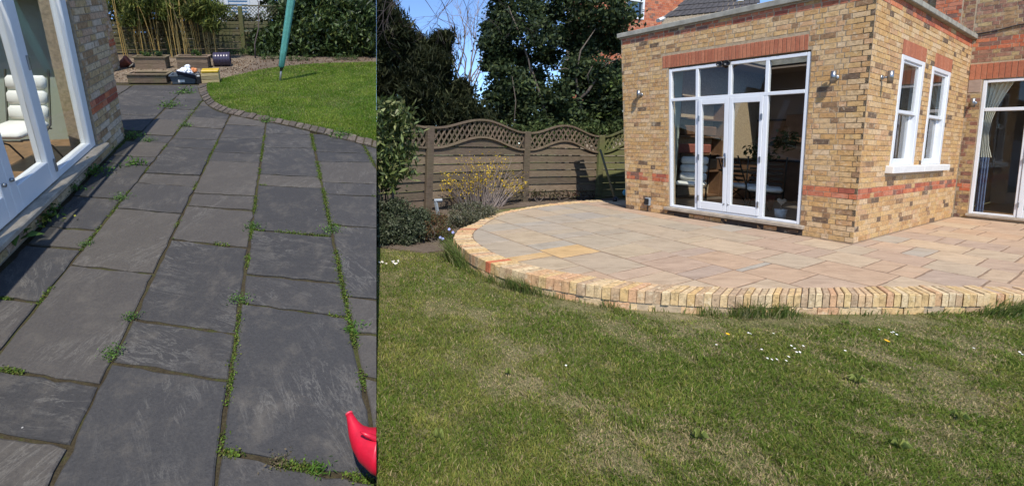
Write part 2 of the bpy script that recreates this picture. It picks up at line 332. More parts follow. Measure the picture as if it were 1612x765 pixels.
M_SANDR = sandstone_mat('pink_sandstone', [(0.435, 0.311, 0.212), (0.415, 0.292, 0.202), (0.454, 0.334, 0.220), (0.395, 0.286, 0.202), (0.424, 0.329, 0.225), (0.464, 0.349, 0.230), (0.381, 0.282, 0.208), (0.440, 0.301, 0.194)])
M_SANDO = sandstone_mat('orange_sandstone', [(.54, .355, .165), (.52, .37, .18)])
M_SANDG = sandstone_mat('blue_grey_sandstone', [(0.370, 0.320, 0.252), (0.345, 0.301, 0.244)])
def leaf_mat(name, trans=.3, rough=.5, spec=.35):
    m, n, b = new_mat(name); a = N(n, 'ShaderNodeAttribute', attribute_name='Col'); n.links.new(a.outputs['Color'], b.inputs['Base Color'])
    b.inputs['Roughness'].default_value = rough; b.inputs['Specular IOR Level'].default_value = spec
    t = N(n, 'ShaderNodeBsdfTranslucent'); ms = N(n, 'ShaderNodeMixShader'); ms.inputs[0].default_value = trans
    n.links.new(a.outputs['Color'], t.inputs['Color']); n.links.new(b.outputs[0], ms.inputs[1]); n.links.new(t.outputs[0], ms.inputs[2])
    n.links.new(ms.outputs[0], n.nodes['Material Output'].inputs[0]); return m
M_LEAF = leaf_mat('leaf', .35, .6, .15); M_GRASS = leaf_mat('grass_blade', .45, .6, .2); M_GLOSSLEAF = leaf_mat('glossy_leaf', .25, .45, .35)
def glass_mat(name, tint=(.85, .88, .86), dirt=0.0):
    m, n, b = new_mat(name); tr = N(n, 'ShaderNodeBsdfTransparent'); tr.inputs[0].default_value = (*tint, 1)
    gl = N(n, 'ShaderNodeBsdfGlossy'); gl.inputs['Roughness'].default_value = .015
    fr = N(n, 'ShaderNodeFresnel', i_IOR=1.52); mm = N(n, 'ShaderNodeMath', operation='MULTIPLY'); n.links.new(fr.outputs[0], mm.inputs[0]); gb = N(n, 'ShaderNodeNewGeometry'); iv = N(n, 'ShaderNodeMath', operation='SUBTRACT'); iv.inputs[0].default_value = 1.0; n.links.new(gb.outputs['Backfacing'], iv.inputs[1]); n.links.new(iv.outputs[0], mm.inputs[1])
    ms = N(n, 'ShaderNodeMixShader'); n.links.new(mm.outputs[0], ms.inputs[0]); n.links.new(tr.outputs[0], ms.inputs[1]); n.links.new(gl.outputs[0], ms.inputs[2])
    n.links.new(ms.outputs[0], n.nodes['Material Output'].inputs[0]); return m
M_GLASS = glass_mat('window_glass', (.95, .96, .95)); M_GLASSD = glass_mat('tinted_glass', (.55, .58, .56))
def ground_mat(name, stops, scales=(1.2, 9, 60), bmp=.6):
    m, n, b = new_mat(name); g = N(n, 'ShaderNodeNewGeometry'); p = g.outputs['Position']
    f = noise(n, p, scales[0], 5, .65); f2 = noise(n, p, scales[1], 6, .7); f3 = noise(n, p, scales[2], 4, .7)
    a = N(n, 'ShaderNodeMath', operation='ADD'); n.links.new(f, a.inputs[0]); n.links.new(f2, a.inputs[1]); h = N(n, 'ShaderNodeMath', operation='MULTIPLY'); n.links.new(a.outputs[0], h.inputs[0]); h.inputs[1].default_value = .5
    r = ramp(n, stops); n.links.new(h.outputs[0], r.inputs[0])
    k = ramp(n, [(.3, (.6, .6, .6)), (.7, (1.3, 1.3, 1.3))]); n.links.new(f3, k.inputs[0]); c = mix(n, r.outputs[0], k.outputs[0], 1., 'MULTIPLY')
    n.links.new(c, b.inputs['Base Color']); b.inputs['Roughness'].default_value = .95; b.inputs['Specular IOR Level'].default_value = .1; bump(n, f3, b, bmp, .01); return m
M_LAWN = ground_mat('lawn_soil', [(.35, (.10, .11, .035)), (.5, (.14, .135, .055)), (.62, (.24, .20, .11))])
M_LAWNL = ground_mat('left_lawn_soil', [(.35, (.05, .085, .018)), (.6, (.075, .12, .025))])
M_BED = ground_mat('bed_soil', [(.35, (.10, .075, .052)), (.65, (.18, .14, .105))], (2, 14, 70), .8)
M_BANK = ground_mat('bank_soil', [(.35, (.09, .07, .045)), (.65, (.15, .115, .075))], (2, 14, 70), .8)
M_MOSSY = ground_mat('mossy_joint', [(.34, (.035, .027, .018)), (.5, (.06, .048, .028)), (.6, (.06, .066, .02)), (.72, (.08, .10, .025))], (2.3, 17, 90), .9)
M_GRAVEL = ground_mat('gravel', [(.35, (.13, .10, .07)), (.65, (.26, .20, .14))], (3, 30, 120), 1.)
# ------------------------------------------------------------------ small geometry tools
def clip_half(P, n, d):                                                # keep n.p <= d
    out = []
    for i in range(len(P)):
        a, b = P[i], P[(i+1) % len(P)]; da, db = np.dot(n, a)-d, np.dot(n, b)-d
        if da <= 0: out.append(a)
        if da*db < 0: out.append(a+(b-a)*(da/(da-db)))
    return out
def clip_convex(P, Q):                                                 # Q counter-clockwise
    for i in range(len(Q)):
        a, b = Q[i], Q[(i+1) % len(Q)]; e = b-a; n = np.array([e[1], -e[0]])
        P = clip_half(P, n, n@a)
        if len(P) < 3: return []
    return P
def area(P): return .5*sum(P[i][0]*P[(i+1) % len(P)][1]-P[(i+1) % len(P)][0]*P[i][1] for i in range(len(P)))
def shrink(P, g):
    if area(P) < 0: P = P[::-1]
    Q = P
    for i in range(len(P)):
        a, b = P[i], P[(i+1) % len(P)]; e = b-a; L = np.linalg.norm(e)
        if L < 1e-6: continue
        n = np.array([e[1], -e[0]])/L; Q = clip_half(Q, n, n@a-g)
        if len(Q) < 3: return []
    R = []
    for q in Q:
        if not R or np.linalg.norm(q-R[-1]) > .004: R.append(q)
    if len(R) > 2 and np.linalg.norm(R[0]-R[-1]) < .004: R.pop()
    return R if len(R) > 2 else []
def in_poly(x, y, P):
    ins = np.zeros(len(x), bool); j = len(P)-1
    for i in range(len(P)):
        xi, yi = P[i]; xj, yj = P[j]
        c = ((yi > y) != (yj > y)) & (x < (xj-xi)*(y-yi)/(yj-yi+1e-12)+xi); ins ^= c; j = i
    return ins
def resample(P, step):
    P = [np.array(p, dtype=float) for p in P]; out = [P[0]]; acc = 0
    for a, b in zip(P[:-1], P[1:]):
        L = np.linalg.norm(b-a); t = step-acc
        while t <= L: out.append(a+(b-a)*t/L); t += step
        acc = L-(t-step)
    return out
def smooth_curve(P, k=6):                                              # Catmull-Rom
    P = [np.array(p, dtype=float) for p in P]; Q = [2*P[0]-P[1]]+P+[2*P[-1]-P[-2]]; out = []
    for i in range(1, len(Q)-2):
        for t in np.linspace(0, 1, k, endpoint=False):
            a, b, c, d = Q[i-1:i+3]
            out.append(.5*((2*b)+(c-a)*t+(2*a-5*b+4*c-d)*t*t+(3*b-a-3*c+d)*t**3))
    return out+[P[-1]]
_H = np.random.default_rng(3).random((256, 256))
def vnoise(x, y, s, o=0):
    x = np.asarray(x)*s+17.3+o*31.7; y = np.asarray(y)*s+5.1+o*11.3
    xi = np.floor(x).astype(int); yi = np.floor(y).astype(int); fx = x-xi; fy = y-yi
    fx = fx*fx*(3-2*fx); fy = fy*fy*(3-2*fy); h = lambda a, b: _H[a % 256, b % 256]
    return (h(xi, yi)*(1-fx)+h(xi+1, yi)*fx)*(1-fy)+(h(xi, yi+1)*(1-fx)+h(xi+1, yi+1)*fx)*fy
def fbm(x, y, s, o=0): return (vnoise(x, y, s, o)+.5*vnoise(x, y, s*2.1, o+1)+.25*vnoise(x, y, s*4.3, o+2))/1.75
def unit(v): return v/(np.linalg.norm(v, axis=-1, keepdims=True)+1e-9)
def slab(parent, name, fr, P, top, thick, mat, clip=0, tilt=.0025, cham=.005, rough=.13, jag=.003):
    """one stone: slightly tilted, edges uneven and chamfered"""
    Q = []
    for i in range(len(P)):
        a, b = P[i], P[(i+1) % len(P)]; L = np.linalg.norm(b-a); k = max(1, int(L/rough))
        for j in range(k):
            q = a+(b-a)*j/k
            if j: q = q+RNG.normal(0, jag, 2)
            Q.append(q)
    c = np.mean(P, 0); I = [q+(c-q)/max(1e-6, np.linalg.norm(c-q))*cham for q in Q]
    tx, ty = RNG.normal(0, tilt, 2); tz = RNG.normal(0, .0015)
    h = lambda q: top+tz+(q-c)@np.array([tx, ty])
    g = G(); g.rings([[fr(q[0], q[1], top-thick) for q in Q], [fr(q[0], q[1], h(q)-cham*.7) for q in Q], [fr(q[0], q[1], h(q)) for q in I]])
    if clip: g.clip(clip)
    return g.build(name, mat, parent)
def sheet(name, fr, P, z0, z1, mat, clip=0, kind='structure', parent=None):
    if area(P) < 0: P = P[::-1]
    g = G().prism([fr(p[0], p[1], z0) for p in P], [fr(p[0], p[1], z1) for p in P])
    if clip: g.clip(clip)
    return g.build(name, mat, parent, kind=kind)
# ================================================================== GROUND OF THE RIGHT GARDEN
R_ = 420
_xs = .0327; _zg = -.012
mesh_obj('ground', [(_xs, -R_, _zg), (R_, -R_, _zg), (R_, R_, _zg), (_xs, R_, _zg), (_xs, -3, -2), (_xs, 26, -2), (_xs, -3, _zg), (_xs, 26, _zg), (-R_, -R_, _zg), (-R_, R_, _zg), (-16, -3, _zg), (-16, 26, _zg), (-16, -3, -2), (-16, 26, -2)],
         [(0, 1, 2, 3, 7, 6), (6, 7, 5, 4), (8, 0, 6, 10), (9, 8, 10, 11), (3, 9, 11, 7), (10, 12, 13, 11), (4, 5, 13, 12), (10, 6, 4, 12), (11, 13, 5, 7)], M_LAWN, kind='structure')
PO = smooth_curve([(4.20, -.95), (4.43, -.35), (4.44, .10), (4.38, 1.06), (4.11, 2.27), (3.91, 3.01), (3.66, 3.62), (3.25, 4.25), (3.02, 4.72), (2.67, 5.11), (2.32, 5.36), (2.00, 5.50), (1.60, 5.60), (1.25, 5.60), (.92, 5.50), (.66, 5.36), (.37, 5.16), (.12, 4.90), (-.27, 4.30), (-.53, 3.72), (-.80, 3.12), (-1.03, 2.62), (-1.28, 2.06), (-1.55, 1.55), (-2.2, .75), (-3.2, -.3)], 4)
PI_ = smooth_curve([(3.95, -.95), (4.2, -.35), (4.22, .10), (4.18, 1.06), (4.02, 2.20), (3.78, 3.0), (3.47, 3.62), (3.05, 4.25), (2.74, 4.70), (2.38, 5.01), (2.0, 5.18), (1.60, 5.28), (1.27, 5.27), (.98, 5.19), (.74, 5.05), (.46, 4.86), (.16, 4.56), (-.16, 4.06), (-.40, 3.58), (-.63, 3.02), (-.86, 2.45), (-1.10, 1.90), (-1.36, 1.40), (-2.0, .6), (-3.0, -.4)], 4)
_c = np.array([1., 1.])
def toward(P, d): return [p+unit(_c-p)*d for p in P]
P_OUT = PO+[np.array([-4.2, -1.2]), np.array([-4.2, -5.9]), np.array([.0, -5.9]), np.array([.0, -.95])]
P_BASE = toward(PO, .03)+[np.array([-4.2, -1.2]), np.array([-4.2, -5.9]), np.array([.0, -5.9]), np.array([.0, -.95])]
patio = tag(sheet('patio', PAT, P_BASE, -.19, -.006, M_JOINT), None)
patio['kind'] = 'structure'
hull_in = [p for p in PI_ if p[0] > -1.12]+[np.array([-3.15, -2.7]), np.array([-3.15, -5.83]), np.array([3.95, -5.83])]
def hull(P):
    P = sorted([tuple(p) for p in P]); 
    def half(P):
        h = []
        for p in P:
            while len(h) > 1 and (h[-1][0]-h[-2][0])*(p[1]-h[-2][1])-(h[-1][1]-h[-2][1])*(p[0]-h[-2][0]) <= 0: h.pop()
            h.append(p)
        return h
    a, b = half(P), half(P[::-1]); return [np.array(p) for p in a[:-1]+b[:-1]]
HULL = hull(hull_in)
HULL2 = hull([np.array(p) for p in ((-.95, 2.25), (-1.10, 1.90), (-1.36, 1.40), (-2.9, -.3), (-4.0, -1.3), (-4.0, -5.83), (3, -5.83))])
K = .14
B0 = [5.75, 4.85, 4.09, 3.28, 2.52, 1.67, .90, .13, -.68, -1.47, -2.25, -3.02, -3.82, -4.6, -5.4, -6.2]
def pz(zo, s, *pp): return [((lambda X: (X-C0)@U1)(at_z(zo[0]+x/s, zo[1]+y/s, PATIO))) for x, y in pp]
Z1, Z2, Z3, Z4 = ((710, 310), 5.1), ((900, 310), 4.78), ((1130, 330), 5.464), ((1362, 330), 5.1)
def J(Z, *pairs): return [float(np.mean(pz(Z[0], Z[1], p, q))) for p, q in pairs]
JO = {0: J(Z1, ((440, 352), (290, 375)), ((690, 440), (455, 495)), ((780, 470), (565, 520)), ((1000, 550), (850, 590)), ((1125, 592), (1020, 625))),
      1: J(Z1, ((215, 230), (400, 210)), ((270, 290), (520, 250)), ((360, 305), (610, 278)), ((590, 390), (880, 345)), ((690, 430), (990, 380)), ((890, 490), (1190, 435)))+J(Z2, ((250, 585), (545, 520)), ((400, 630), (690, 550))),
      2: J(Z1, ((340, 180), (480, 130)), ((500, 217), (740, 190)), ((570, 240), (810, 210)), ((735, 287), (960, 250)), ((815, 308), (1050, 270)), ((905, 338), (1150, 295)))+J(Z2, ((215, 392), (445, 352)), ((430, 458), (665, 408)), ((545, 492), (790, 438)), ((805, 572), (1060, 507)), ((965, 617), (1195, 550))),
      3: J(Z1, ((620, 150), (800, 130)), ((690, 168), (870, 140)), ((890, 215), (1100, 185)))+J(Z2, ((160, 265), (375, 232)), ((245, 290), (460, 255)), ((450, 345), (660, 300)), ((765, 413), (965, 375)), ((890, 450), (1090, 402)))+J(Z3, ((0, 555), (120, 518)), ((215, 528), (490, 460)), ((620, 640), (850, 555))),
      4: J(Z2, ((130, 175), (290, 140)), ((340, 215), (520, 190)), ((600, 278), (780, 240)), ((800, 325), (970, 288)), ((920, 345), (1090, 310)))+J(Z3, ((215, 385), (410, 330)), ((370, 425), (570, 365)), ((710, 510), (920, 440)))+J(Z4, ((110, 610), (250, 540)),),
      5: J(Z2, ((450, 165), (570, 148)), ((690, 213), (820, 190)), ((870, 262), (1010, 230)))+J(Z3, ((220, 285), (390, 245)), ((680, 378), (860, 328)), ((865, 412), (1020, 358)))+J(Z4, ((0, 460), (110, 405)), ((190, 510), (320, 440)), ((400, 555), (520, 480)), ((940, 610), (1000, 570))),
      6: J(Z3, ((530, 258), (680, 215)), ((670, 285), (820, 240)), ((1000, 348), (1160, 295)))+J(Z4, ((0, 370), (60, 320)), ((470, 455), (565, 400)), ((905, 545), (1000, 478)), ((1150, 595), (1230, 520))),
      7: J(Z4, ((300, 348), (410, 295)), ((490, 380), (590, 325)), ((900, 450), (985, 385))),
      8: J(Z4, ((280, 268), (360, 232)), ((800, 350), (870, 308)), ((1200, 418), (1275, 370))),
      9: J(Z4, ((560, 257), (640, 220)), ((730, 282), (800, 245)), ((1100, 335), (1160, 290))),
      10: J(Z4, ((520, 195), (570, 163)), ((990, 262), (1060, 225))),
      11: J(Z4, ((565, 160), (610, 130)), ((680, 178), (750, 150)), ((1000, 172), (1040, 140)))}
a_ax = 1.75                                                           # joints along the strips look wider than those across
for si in range(len(B0)-1):
    js = sorted(JO.get(si, []), reverse=True)
    full = []; last = 4.7 if si < 8 else .6
    rr = random.Random(si*13+5)
    cand = js if js else []
    hi = cand[0] if cand else -9
    while last-hi > .75 if cand else last > -4.2:
        last -= rr.choice([.38, .55, .62, .75]); 
        if not cand or last-hi > .3: full.append(last)
        if not cand and last < -4.2: break
    full += cand
    last = full[-1] if full else 0
    while last > -4.2: last -= rr.choice([.38, .5, .62, .3]); full.append(last)
    full = [4.9]+full
    for a1, a0 in zip(full[:-1], full[1:]):
        if a1-a0 < .05: continue
        P = [np.array([a0, B0[si+1]-K*a0]), np.array([a1, B0[si+1]-K*a1]), np.array([a1, B0[si]-K*a1]), np.array([a0, B0[si]-K*a0])]
        c = np.mean(P, 0)
        if c[1] < -.05 and c[0] > -.02:
            if c[0] < 3.5: 
                P = clip_half(P, np.array([1., 0]), -.012) if a0 < 0 else []
        elif min(p[1] for p in P) < .012:
            if c[0] > -.02: P = clip_half(P, np.array([0, -1.]), -.012)
            else: P = clip_half(P, np.array([1., 0]), -.012)
        if len(P) < 3: continue
        P = clip_convex(P, HULL if c[0] > -1.12 else HULL2)
        if len(P) < 3 or abs(area(P)) < .006: continue
        P = [q*np.array([1/a_ax, 1.]) for q in shrink([q*np.array([a_ax, 1.]) for q in P], .015)]
        if not P: continue
        k = RNG.random(); m = M_SANDL if (c[0] > .75+.5*(k-.5) and c[1] > .6) else M_SANDR
        if k < .07: m = M_SANDG
        if (si == 1 and 1.2 < c[0] < 1.65 and a1-a0 > .3) or (si == 0 and 1.25 < c[0] < 1.75 and a1-a0 < .3): m = M_SANDO
        o = slab(patio, 'paving_slab', PAT, P, 0., .015, m)
# brick edging: soldier bricks on edge over one course of stretchers
def edging(outer, inner, step, fr, parent, z0, z1, gap, matf, name, clip=0, vis=None):
    lens = np.cumsum([0]+[np.linalg.norm(b-a) for a, b in zip(outer[:-1], outer[1:])]); li = np.cumsum([0]+[np.linalg.norm(b-a) for a, b in zip(inner[:-1], inner[1:])])
    oa = np.array(outer); ia = np.array(inner); n = int(lens[-1]/step)
    f = lambda A, l, t: np.array([np.interp(t*l[-1], l, A[:, 0]), np.interp(t*l[-1], l, A[:, 1])])
    for i in range(n):
        t0, t1 = i/n, (i+1)/n; a, b, c, d = f(oa, lens, t0), f(oa, lens, t1), f(ia, li, t1), f(ia, li, t0)
        if vis and not vis((a+c)/2): continue
        P = shrink([a, b, c, d], gap/2)
        if len(P) != 4: continue
        jz = RNG.normal(0, .004); Q = shrink(P, .006)
        if len(Q) != 4: continue
        out = unit(a-d)*RNG.normal(0, .006)
        g = G().rings([[fr(p[0]+out[0], p[1]+out[1], z0) for p in P], [fr(p[0]+out[0], p[1]+out[1], z1+jz-.006) for p in P], [fr(p[0]+out[0], p[1]+out[1], z1+jz) for p in Q]])
        if clip: g.clip(clip)
        g.build(name, matf(i), parent)
PO2, PI2 = PO[2:-3], PI_[2:-3]
edging(PO2, PI2, .072, PAT, patio, -.118, .004, .006, lambda i: M_RED if i in (79, 104) else M_EDGE, 'edging_brick')
def inset(P, d):
    Q = []
    for i, p in enumerate(P):
        t = unit(P[min(i+1, len(P)-1)]-P[max(i-1, 0)]); Q.append(p+np.array([-t[1], t[0]])*d)
    return Q
edging(toward(PO2, .006), toward(PO2, .11), .215, PAT, patio, -.20, -.128, .010, lambda i: M_EDGE, 'base_brick')
sheet('edging_mortar', PAT, toward(PO2, .018)+toward(PO2, .2)[::-1], -.19, -.012, M_MORTAR, parent=patio)
# bare soil of the flower bed
def wpoly(*uv): return [at_z(u, v, 0)[:2] for u, v in uv]
BED = wpoly((594, 388), (630, 394), (668, 398), (712, 394), (730, 388), (750, 375), (735, 345), (780, 330), (860, 322), (950, 318), (980, 318), (960, 300), (594, 318))
sheet('soil_bed', WORLD, BED, -.02, .012, M_BED, clip=1)
# ================================================================== TERRACE OF THE LEFT GARDEN
TP = [(-11, -1.5), (3.2, -1.5), (3.2, 17), (-11, 17)]
_bot = [Lp(x, y, -.032) for x, y in TP]
g = G().prism([np.array([p[0], p[1], min(-.3, p[2]-.3)]) for p in _bot], _bot).clip(-1)
terrace = g.build('terrace_ground', M_BANK, kind='structure')
slatepatio = sheet('slate_patio', LEFTG, [np.array(p) for p in [(-1.885, -.3), (1.5, -.3), (1.5, 6.5), (-.5, 8.1), (-1.3, 8.32), (-4.2, 8.75), (-4.2, 5.4), (-1.885, 5.4)]], -.045, -.013, M_MOSSY, clip=-1)
def line2(p, q): p, q = np.array(p), np.array(q); return p, q-p
def xsect(l1, l2):
    (p, d), (q, e) = l1, l2; t = np.linalg.solve(np.array([d, -e]).T, q-p); return p+t[0]*d
def PL(a, b): return line2(loc(*a), loc(*b))
cW = line2((-1.845, 0), (-1.845, 5)); cM = PL((0, 552), (285, 200)); c0 = PL((80, 765), (349.6, 207)); c1 = PL((338, 765), (417, 207)); c2 = PL((585, 667), (490.5, 211)); c3 = PL((591, 262), (573, 229))
cM2 = PL((223, 207), (295, 135)); cM3 = (cM2[0]-np.array([.95, .1]), cM2[1]); cM4 = (cM3[0]-np.array([.8, .1]), cM3[1]); c4 = (c3[0]+np.array([.62, 0]), c3[1])
cols = [
 (cW, cM, [((-420, 1000), (-200, 1030)), ((-40, 650), (30, 655)), ((0, 469), (66, 476)), ((48, 385), (132, 392)), ((84, 357), (157, 363)), ((121, 308), (190, 313)), ((176, 257), (238, 261)), ((183, 245), (252, 247.5)), ((205, 222.2), (265, 225))]),
 (cM2, cM, [((205, 222.2), (265, 225)), ((227, 211.7), (274, 213.5)), ((250, 188), (290, 189.5)), ((262, 171), (305, 172.5)), ((277, 155), (318, 156)), ((284, 146), (322, 147)), ((295, 134.5), (333, 135.5))]),
 (cM3, cM2, [((200, 205), (224, 206)), ((212, 181), (240, 182)), ((218, 166), (258, 167)), ((225, 151), (272, 152)), ((228, 142), (287, 143)), ((230, 134), (295, 134.5))]),
 (cM4, cM3, [((190, 176), (215, 177)), ((196, 161), (224, 161.5)), ((198, 147), (230, 148)), ((200, 135), (240, 135.5))]),
 (cM, c0, [((0, 860), (70, 880)), ((0, 681), (106, 701)), ((0, 580), (155, 604)), ((117, 417), (241, 430)), ((188, 328), (287, 336)), ((223, 288), (306, 294)), ((234, 272.5), (313, 276)), ((267, 231), (335, 235)), ((280, 218), (343, 220)), ((290, 199), (350, 203)), ((303, 184), (362, 188)), ((312, 166), (370, 170)), ((320, 152), (380, 155)), ((330, 140), (390, 142))]),
 (c0, c1, [((100, 860), (330, 900)), ((175.5, 569.7), (360, 597.5)), ((217, 502), (368, 524)), ((271, 376), (388, 388.6)), ((303, 324), (397, 331)), ((304, 303.6), (401, 308)), ((328, 253), (406, 255.7)), ((337, 239), (408, 242)), ((350, 216.5), (414, 218.3)), ((360, 196), (420, 199)), ((372, 178), (425, 180))]),
 (c1, c2, [((330, 890), (620, 930)), ((350, 709), (593, 757)), ((377.6, 476), (545, 498)), ((386, 431), (533, 445)), ((397, 361), (518, 371)), ((408, 291), (505, 296)), ((410, 274), (501.5, 278)), ((413.6, 232), (496, 233)), ((415.5, 210), (490.5, 212)), ((420, 190), (486, 193))]),
 (c2, c3, [((600, 765), (640, 775)), ((571, 591.5), (592, 596)), ((565, 524), (592, 526)), ((542, 465.5), (593, 471)), ((525, 354), (593, 358)), ((509, 305), (593, 309)), ((507, 286), (593, 289)), ((500, 254), (587.6, 255)), ((496, 238.5), (580, 241)), ((490.5, 211), (572, 214))]),
 (c3, c4, [((593, 330), (640, 335)), ((590, 262), (640, 265)), ((573, 229), (640, 232)), ((565, 205), (620, 208))]),
]
for L, Rr, js in cols:
    jl = [PL(a, b) for a, b in js]
    for j0, j1 in zip(jl[:-1], jl[1:]):
        P = [xsect(L, j0), xsect(Rr, j0), xsect(Rr, j1), xsect(L, j1)]
        P = [p for p in P]
        if area(P) < 0: P = P[::-1]
        P = clip_half(P, np.array([-1., 0]), 1.85) if min(p[1] for p in P) < 5.3 else P
        if len(P) < 3 or abs(area(P)) < .01: continue
        P = shrink(P, .008+RNG.random()*.004)
        if not P: continue
        if all(loc_x*SEAM_N[0] > 9 for loc_x, _ in P): continue
        cpt = np.mean(P, 0); X = Lp(cpt[0], cpt[1])
        if (Lp(P[0][0], P[0][1])-O)@SEAM_N > .0 and all((Lp(p[0], p[1])-O)@SEAM_N > .0 for p in P): continue
        slab(slatepatio, 'slate_slab', LEFTG, P, 0., .03, M_SLATE, clip=-1, tilt=.003, cham=.008, rough=.07, jag=.0042)
# brick edging and lawn of the terrace
LCO = smooth_curve([loc(*p) for p in ((311, 137), (314, 148), (320, 158.5), (331, 169.5), (350, 178), (385, 186), (440, 196), (494, 208.6), (556, 224), (600, 236), (640, 247))], 5)
LCI = smooth_curve([loc(*p) for p in ((327, 132), (326, 141), (330, 151), (342, 163.5), (360, 171.5), (390, 178), (440, 188.5), (494, 199.5), (556, 213.5), (600, 225), (640, 236))], 5)
M_LEDGE = brick_mat('grey_edging_brick', [(.09, .075, .06), (.115, .095, .075), (.08, .068, .06), (.13, .105, .085), (.10, .08, .065)], (.26, .23, .18), .5)
edging(LCO, LCI, .118, LEFTG, slatepatio, -.03, .02, .012, lambda i: M_LEDGE, 'edging_brick', clip=-1, vis=lambda p: (Lp(p[0], p[1])-O)@SEAM_N < .05)
sheet('edging_mortar', LEFTG, LCO+LCI[::-1], -.02, .008, M_MOSSY, clip=-1, parent=slatepatio)
LTOP = [loc(*p) for p in ((640, 97), (592, 99), (545, 100.5), (494, 102), (437, 107), (410, 111.5), (381, 118), (350, 125.5), (333, 130))]
LLAWN = LCI+LTOP
left_lawn = sheet('left_lawn', LEFTG, LLAWN, -.03, .012, M_LAWNL, clip=-1)
sheet('soil_strip', LEFTG, [np.array(p) for p in [(-1.5, 8.15), (-.9, 8.0), (2.4, 8.0), (3.1, 16), (-11, 16), (-11, 11.2), (-1.4, 10.2)]], -.02, .004, M_BED, clip=-1)
sheet('gravel_bed', LEFTG, [np.array(p) for p in [(-4.3, 8.75), (-1.25, 8.28), (-.85, 9.2), (-.6, 11.0), (-5.5, 11.6), (-5.5, 8.95)]], -.01, .012, M_GRAVEL, clip=-1)
# ================================================================== BUILDINGS
def unit_brick(seed, ch=.04):
    r = random.Random(seed); j = lambda s: r.uniform(-s, s)
    V = []; q = [(-.5, -.5), (.5, -.5), (.5, .5), (-.5, .5)]
    jit = [(j(.012), j(.03)) for _ in q]
    for y in (-.5, .36): V += [(x+jx, y, z+jz) for (x, z), (jx, jz) in zip(q, jit)]
    V += [((x+jx)*(1-.45*ch), .5+j(.02), (z+jz)*(1-1.2*ch)) for (x, z), (jx, jz) in zip(q, jit)]
    F_ = [(i, (i+1) % 4, 4+(i+1) % 4, 4+i) for i in range(4)]+[(4+i, 4+(i+1) % 4, 8+(i+1) % 4, 8+i) for i in range(4)]+[(8, 9, 10, 11), (3, 2, 1, 0)]
    return np.array(V), F_
UB = [unit_brick(i) for i in range(8)]
_bm_cache = {}
def brick_mesh(i, mat):
    k = (i, mat.name)
    if k not in _bm_cache:
        me = bpy.data.meshes.new('brick'); V, F_ = UB[i]; me.from_pydata([tuple(v) for v in V], [], [tuple(reversed(f)) for f in F_]); me.update()
        bm = bmesh.new(); bm.from_mesh(me); bmesh.ops.recalc_face_normals(bm, faces=bm.faces[:]); bm.to_mesh(me); bm.free()
        me.materials.append(mat); _bm_cache[k] = me
    return _bm_cache[k]
def lay(fr, x0, x1, z0, z1, holes, bl, bh, matf, flemish=True, seed=1, gap=.009, proud=.004, dep=.05, shift=0.):
    """courses of bricks in bond between x0..x1; returns a list of single bricks"""
    r = random.Random(seed); out = []; n = int(round((z1-z0)/bh)); h = (z1-z0)/n
    for c in range(n):
        za, zb = z0+c*h, z0+(c+1)*h; x = x0-r.uniform(0, .02)-(bl*.25 if c % 2 else bl*.95)+shift*bl; k = c % 2
        while x < x1:
            L = bl if (not flemish or k % 2 == 0) else bl*.5
            k += 1; L *= r.uniform(.95, 1.05); a, b = max(x, x0), min(x+L, x1); x += L
            segs = [(a, b)]
            for hx0, hx1, hz0, hz1 in holes:
                if za+.3*h < hz1 and zb-.3*h > hz0:
                    ns = []
                    for s0, s1 in segs:
                        if hx0 > s0: ns.append((s0, min(s1, hx0)))
                        if hx1 < s1: ns.append((max(s0, hx1), s1))
                    segs = ns
            for s0, s1 in segs:
                if s1-s0 < .035: continue
                cx, cz = (s0+s1)/2, (za+zb)/2; pr = proud+r.uniform(-.0015, .0015)
                out.append((fr(cx, pr-dep/2, cz), fr, s1-s0-gap, dep, h-gap*.85, matf(c, n, r)))
    return out
def raise_bricks(house, bricks, name='brick', limit=300, rest='brickwork'):
    def key(b):
        u, v, z = pix(b[0])
        if z < .2 or not (-30 < u < 1642 and -20 < v < 785): return 0
        fr = b[1]; vx = abs((fr.Y)@unit(b[0]-O)); return b[2]*b[4]/z**2*vx
    bricks = sorted(bricks, key=key, reverse=True)
    for b in bricks[:limit]:
        P, fr, L, D, H, m = b
        M = Matrix(((fr.X[0]*L, fr.Y[0]*D, fr.Z[0]*H, P[0]), (fr.X[1]*L, fr.Y[1]*D, fr.Z[1]*H, P[1]), (fr.X[2]*L, fr.Y[2]*D, fr.Z[2]*H, P[2]), (0, 0, 0, 1)))
        inst(name, brick_mesh(RNG.integers(8), m), M, house)
    R2 = bricks[limit:]
    if not R2: return
    V = []; Fq = []; mi = []; mats = []
    for P, fr, L, D, H, m in R2:
        if m not in mats: mats.append(m)
        u, f = UB[RNG.integers(8)]; b = len(V)*12
        V.append(P+u[:, :1]*L*fr.X+u[:, 1:2]*D*fr.Y+u[:, 2:3]*H*fr.Z); Fq += [[b+i for i in q] for q in f]; mi += [mats.index(m)]*len(f)
    o = mesh_obj(rest, np.concatenate(V), np.array(Fq), mats[0], house)
    for m in mats[1:]: o.data.materials.append(m)
    o.data.polygons.foreach_set('material_index', np.array(mi, dtype=np.int32))
    bm = bmesh.new(); bm.from_mesh(o.data); bmesh.ops.recalc_face_normals(bm, faces=bm.faces[:]); bm.to_mesh(o.data); bm.free()
    o['kind'] = 'stuff'
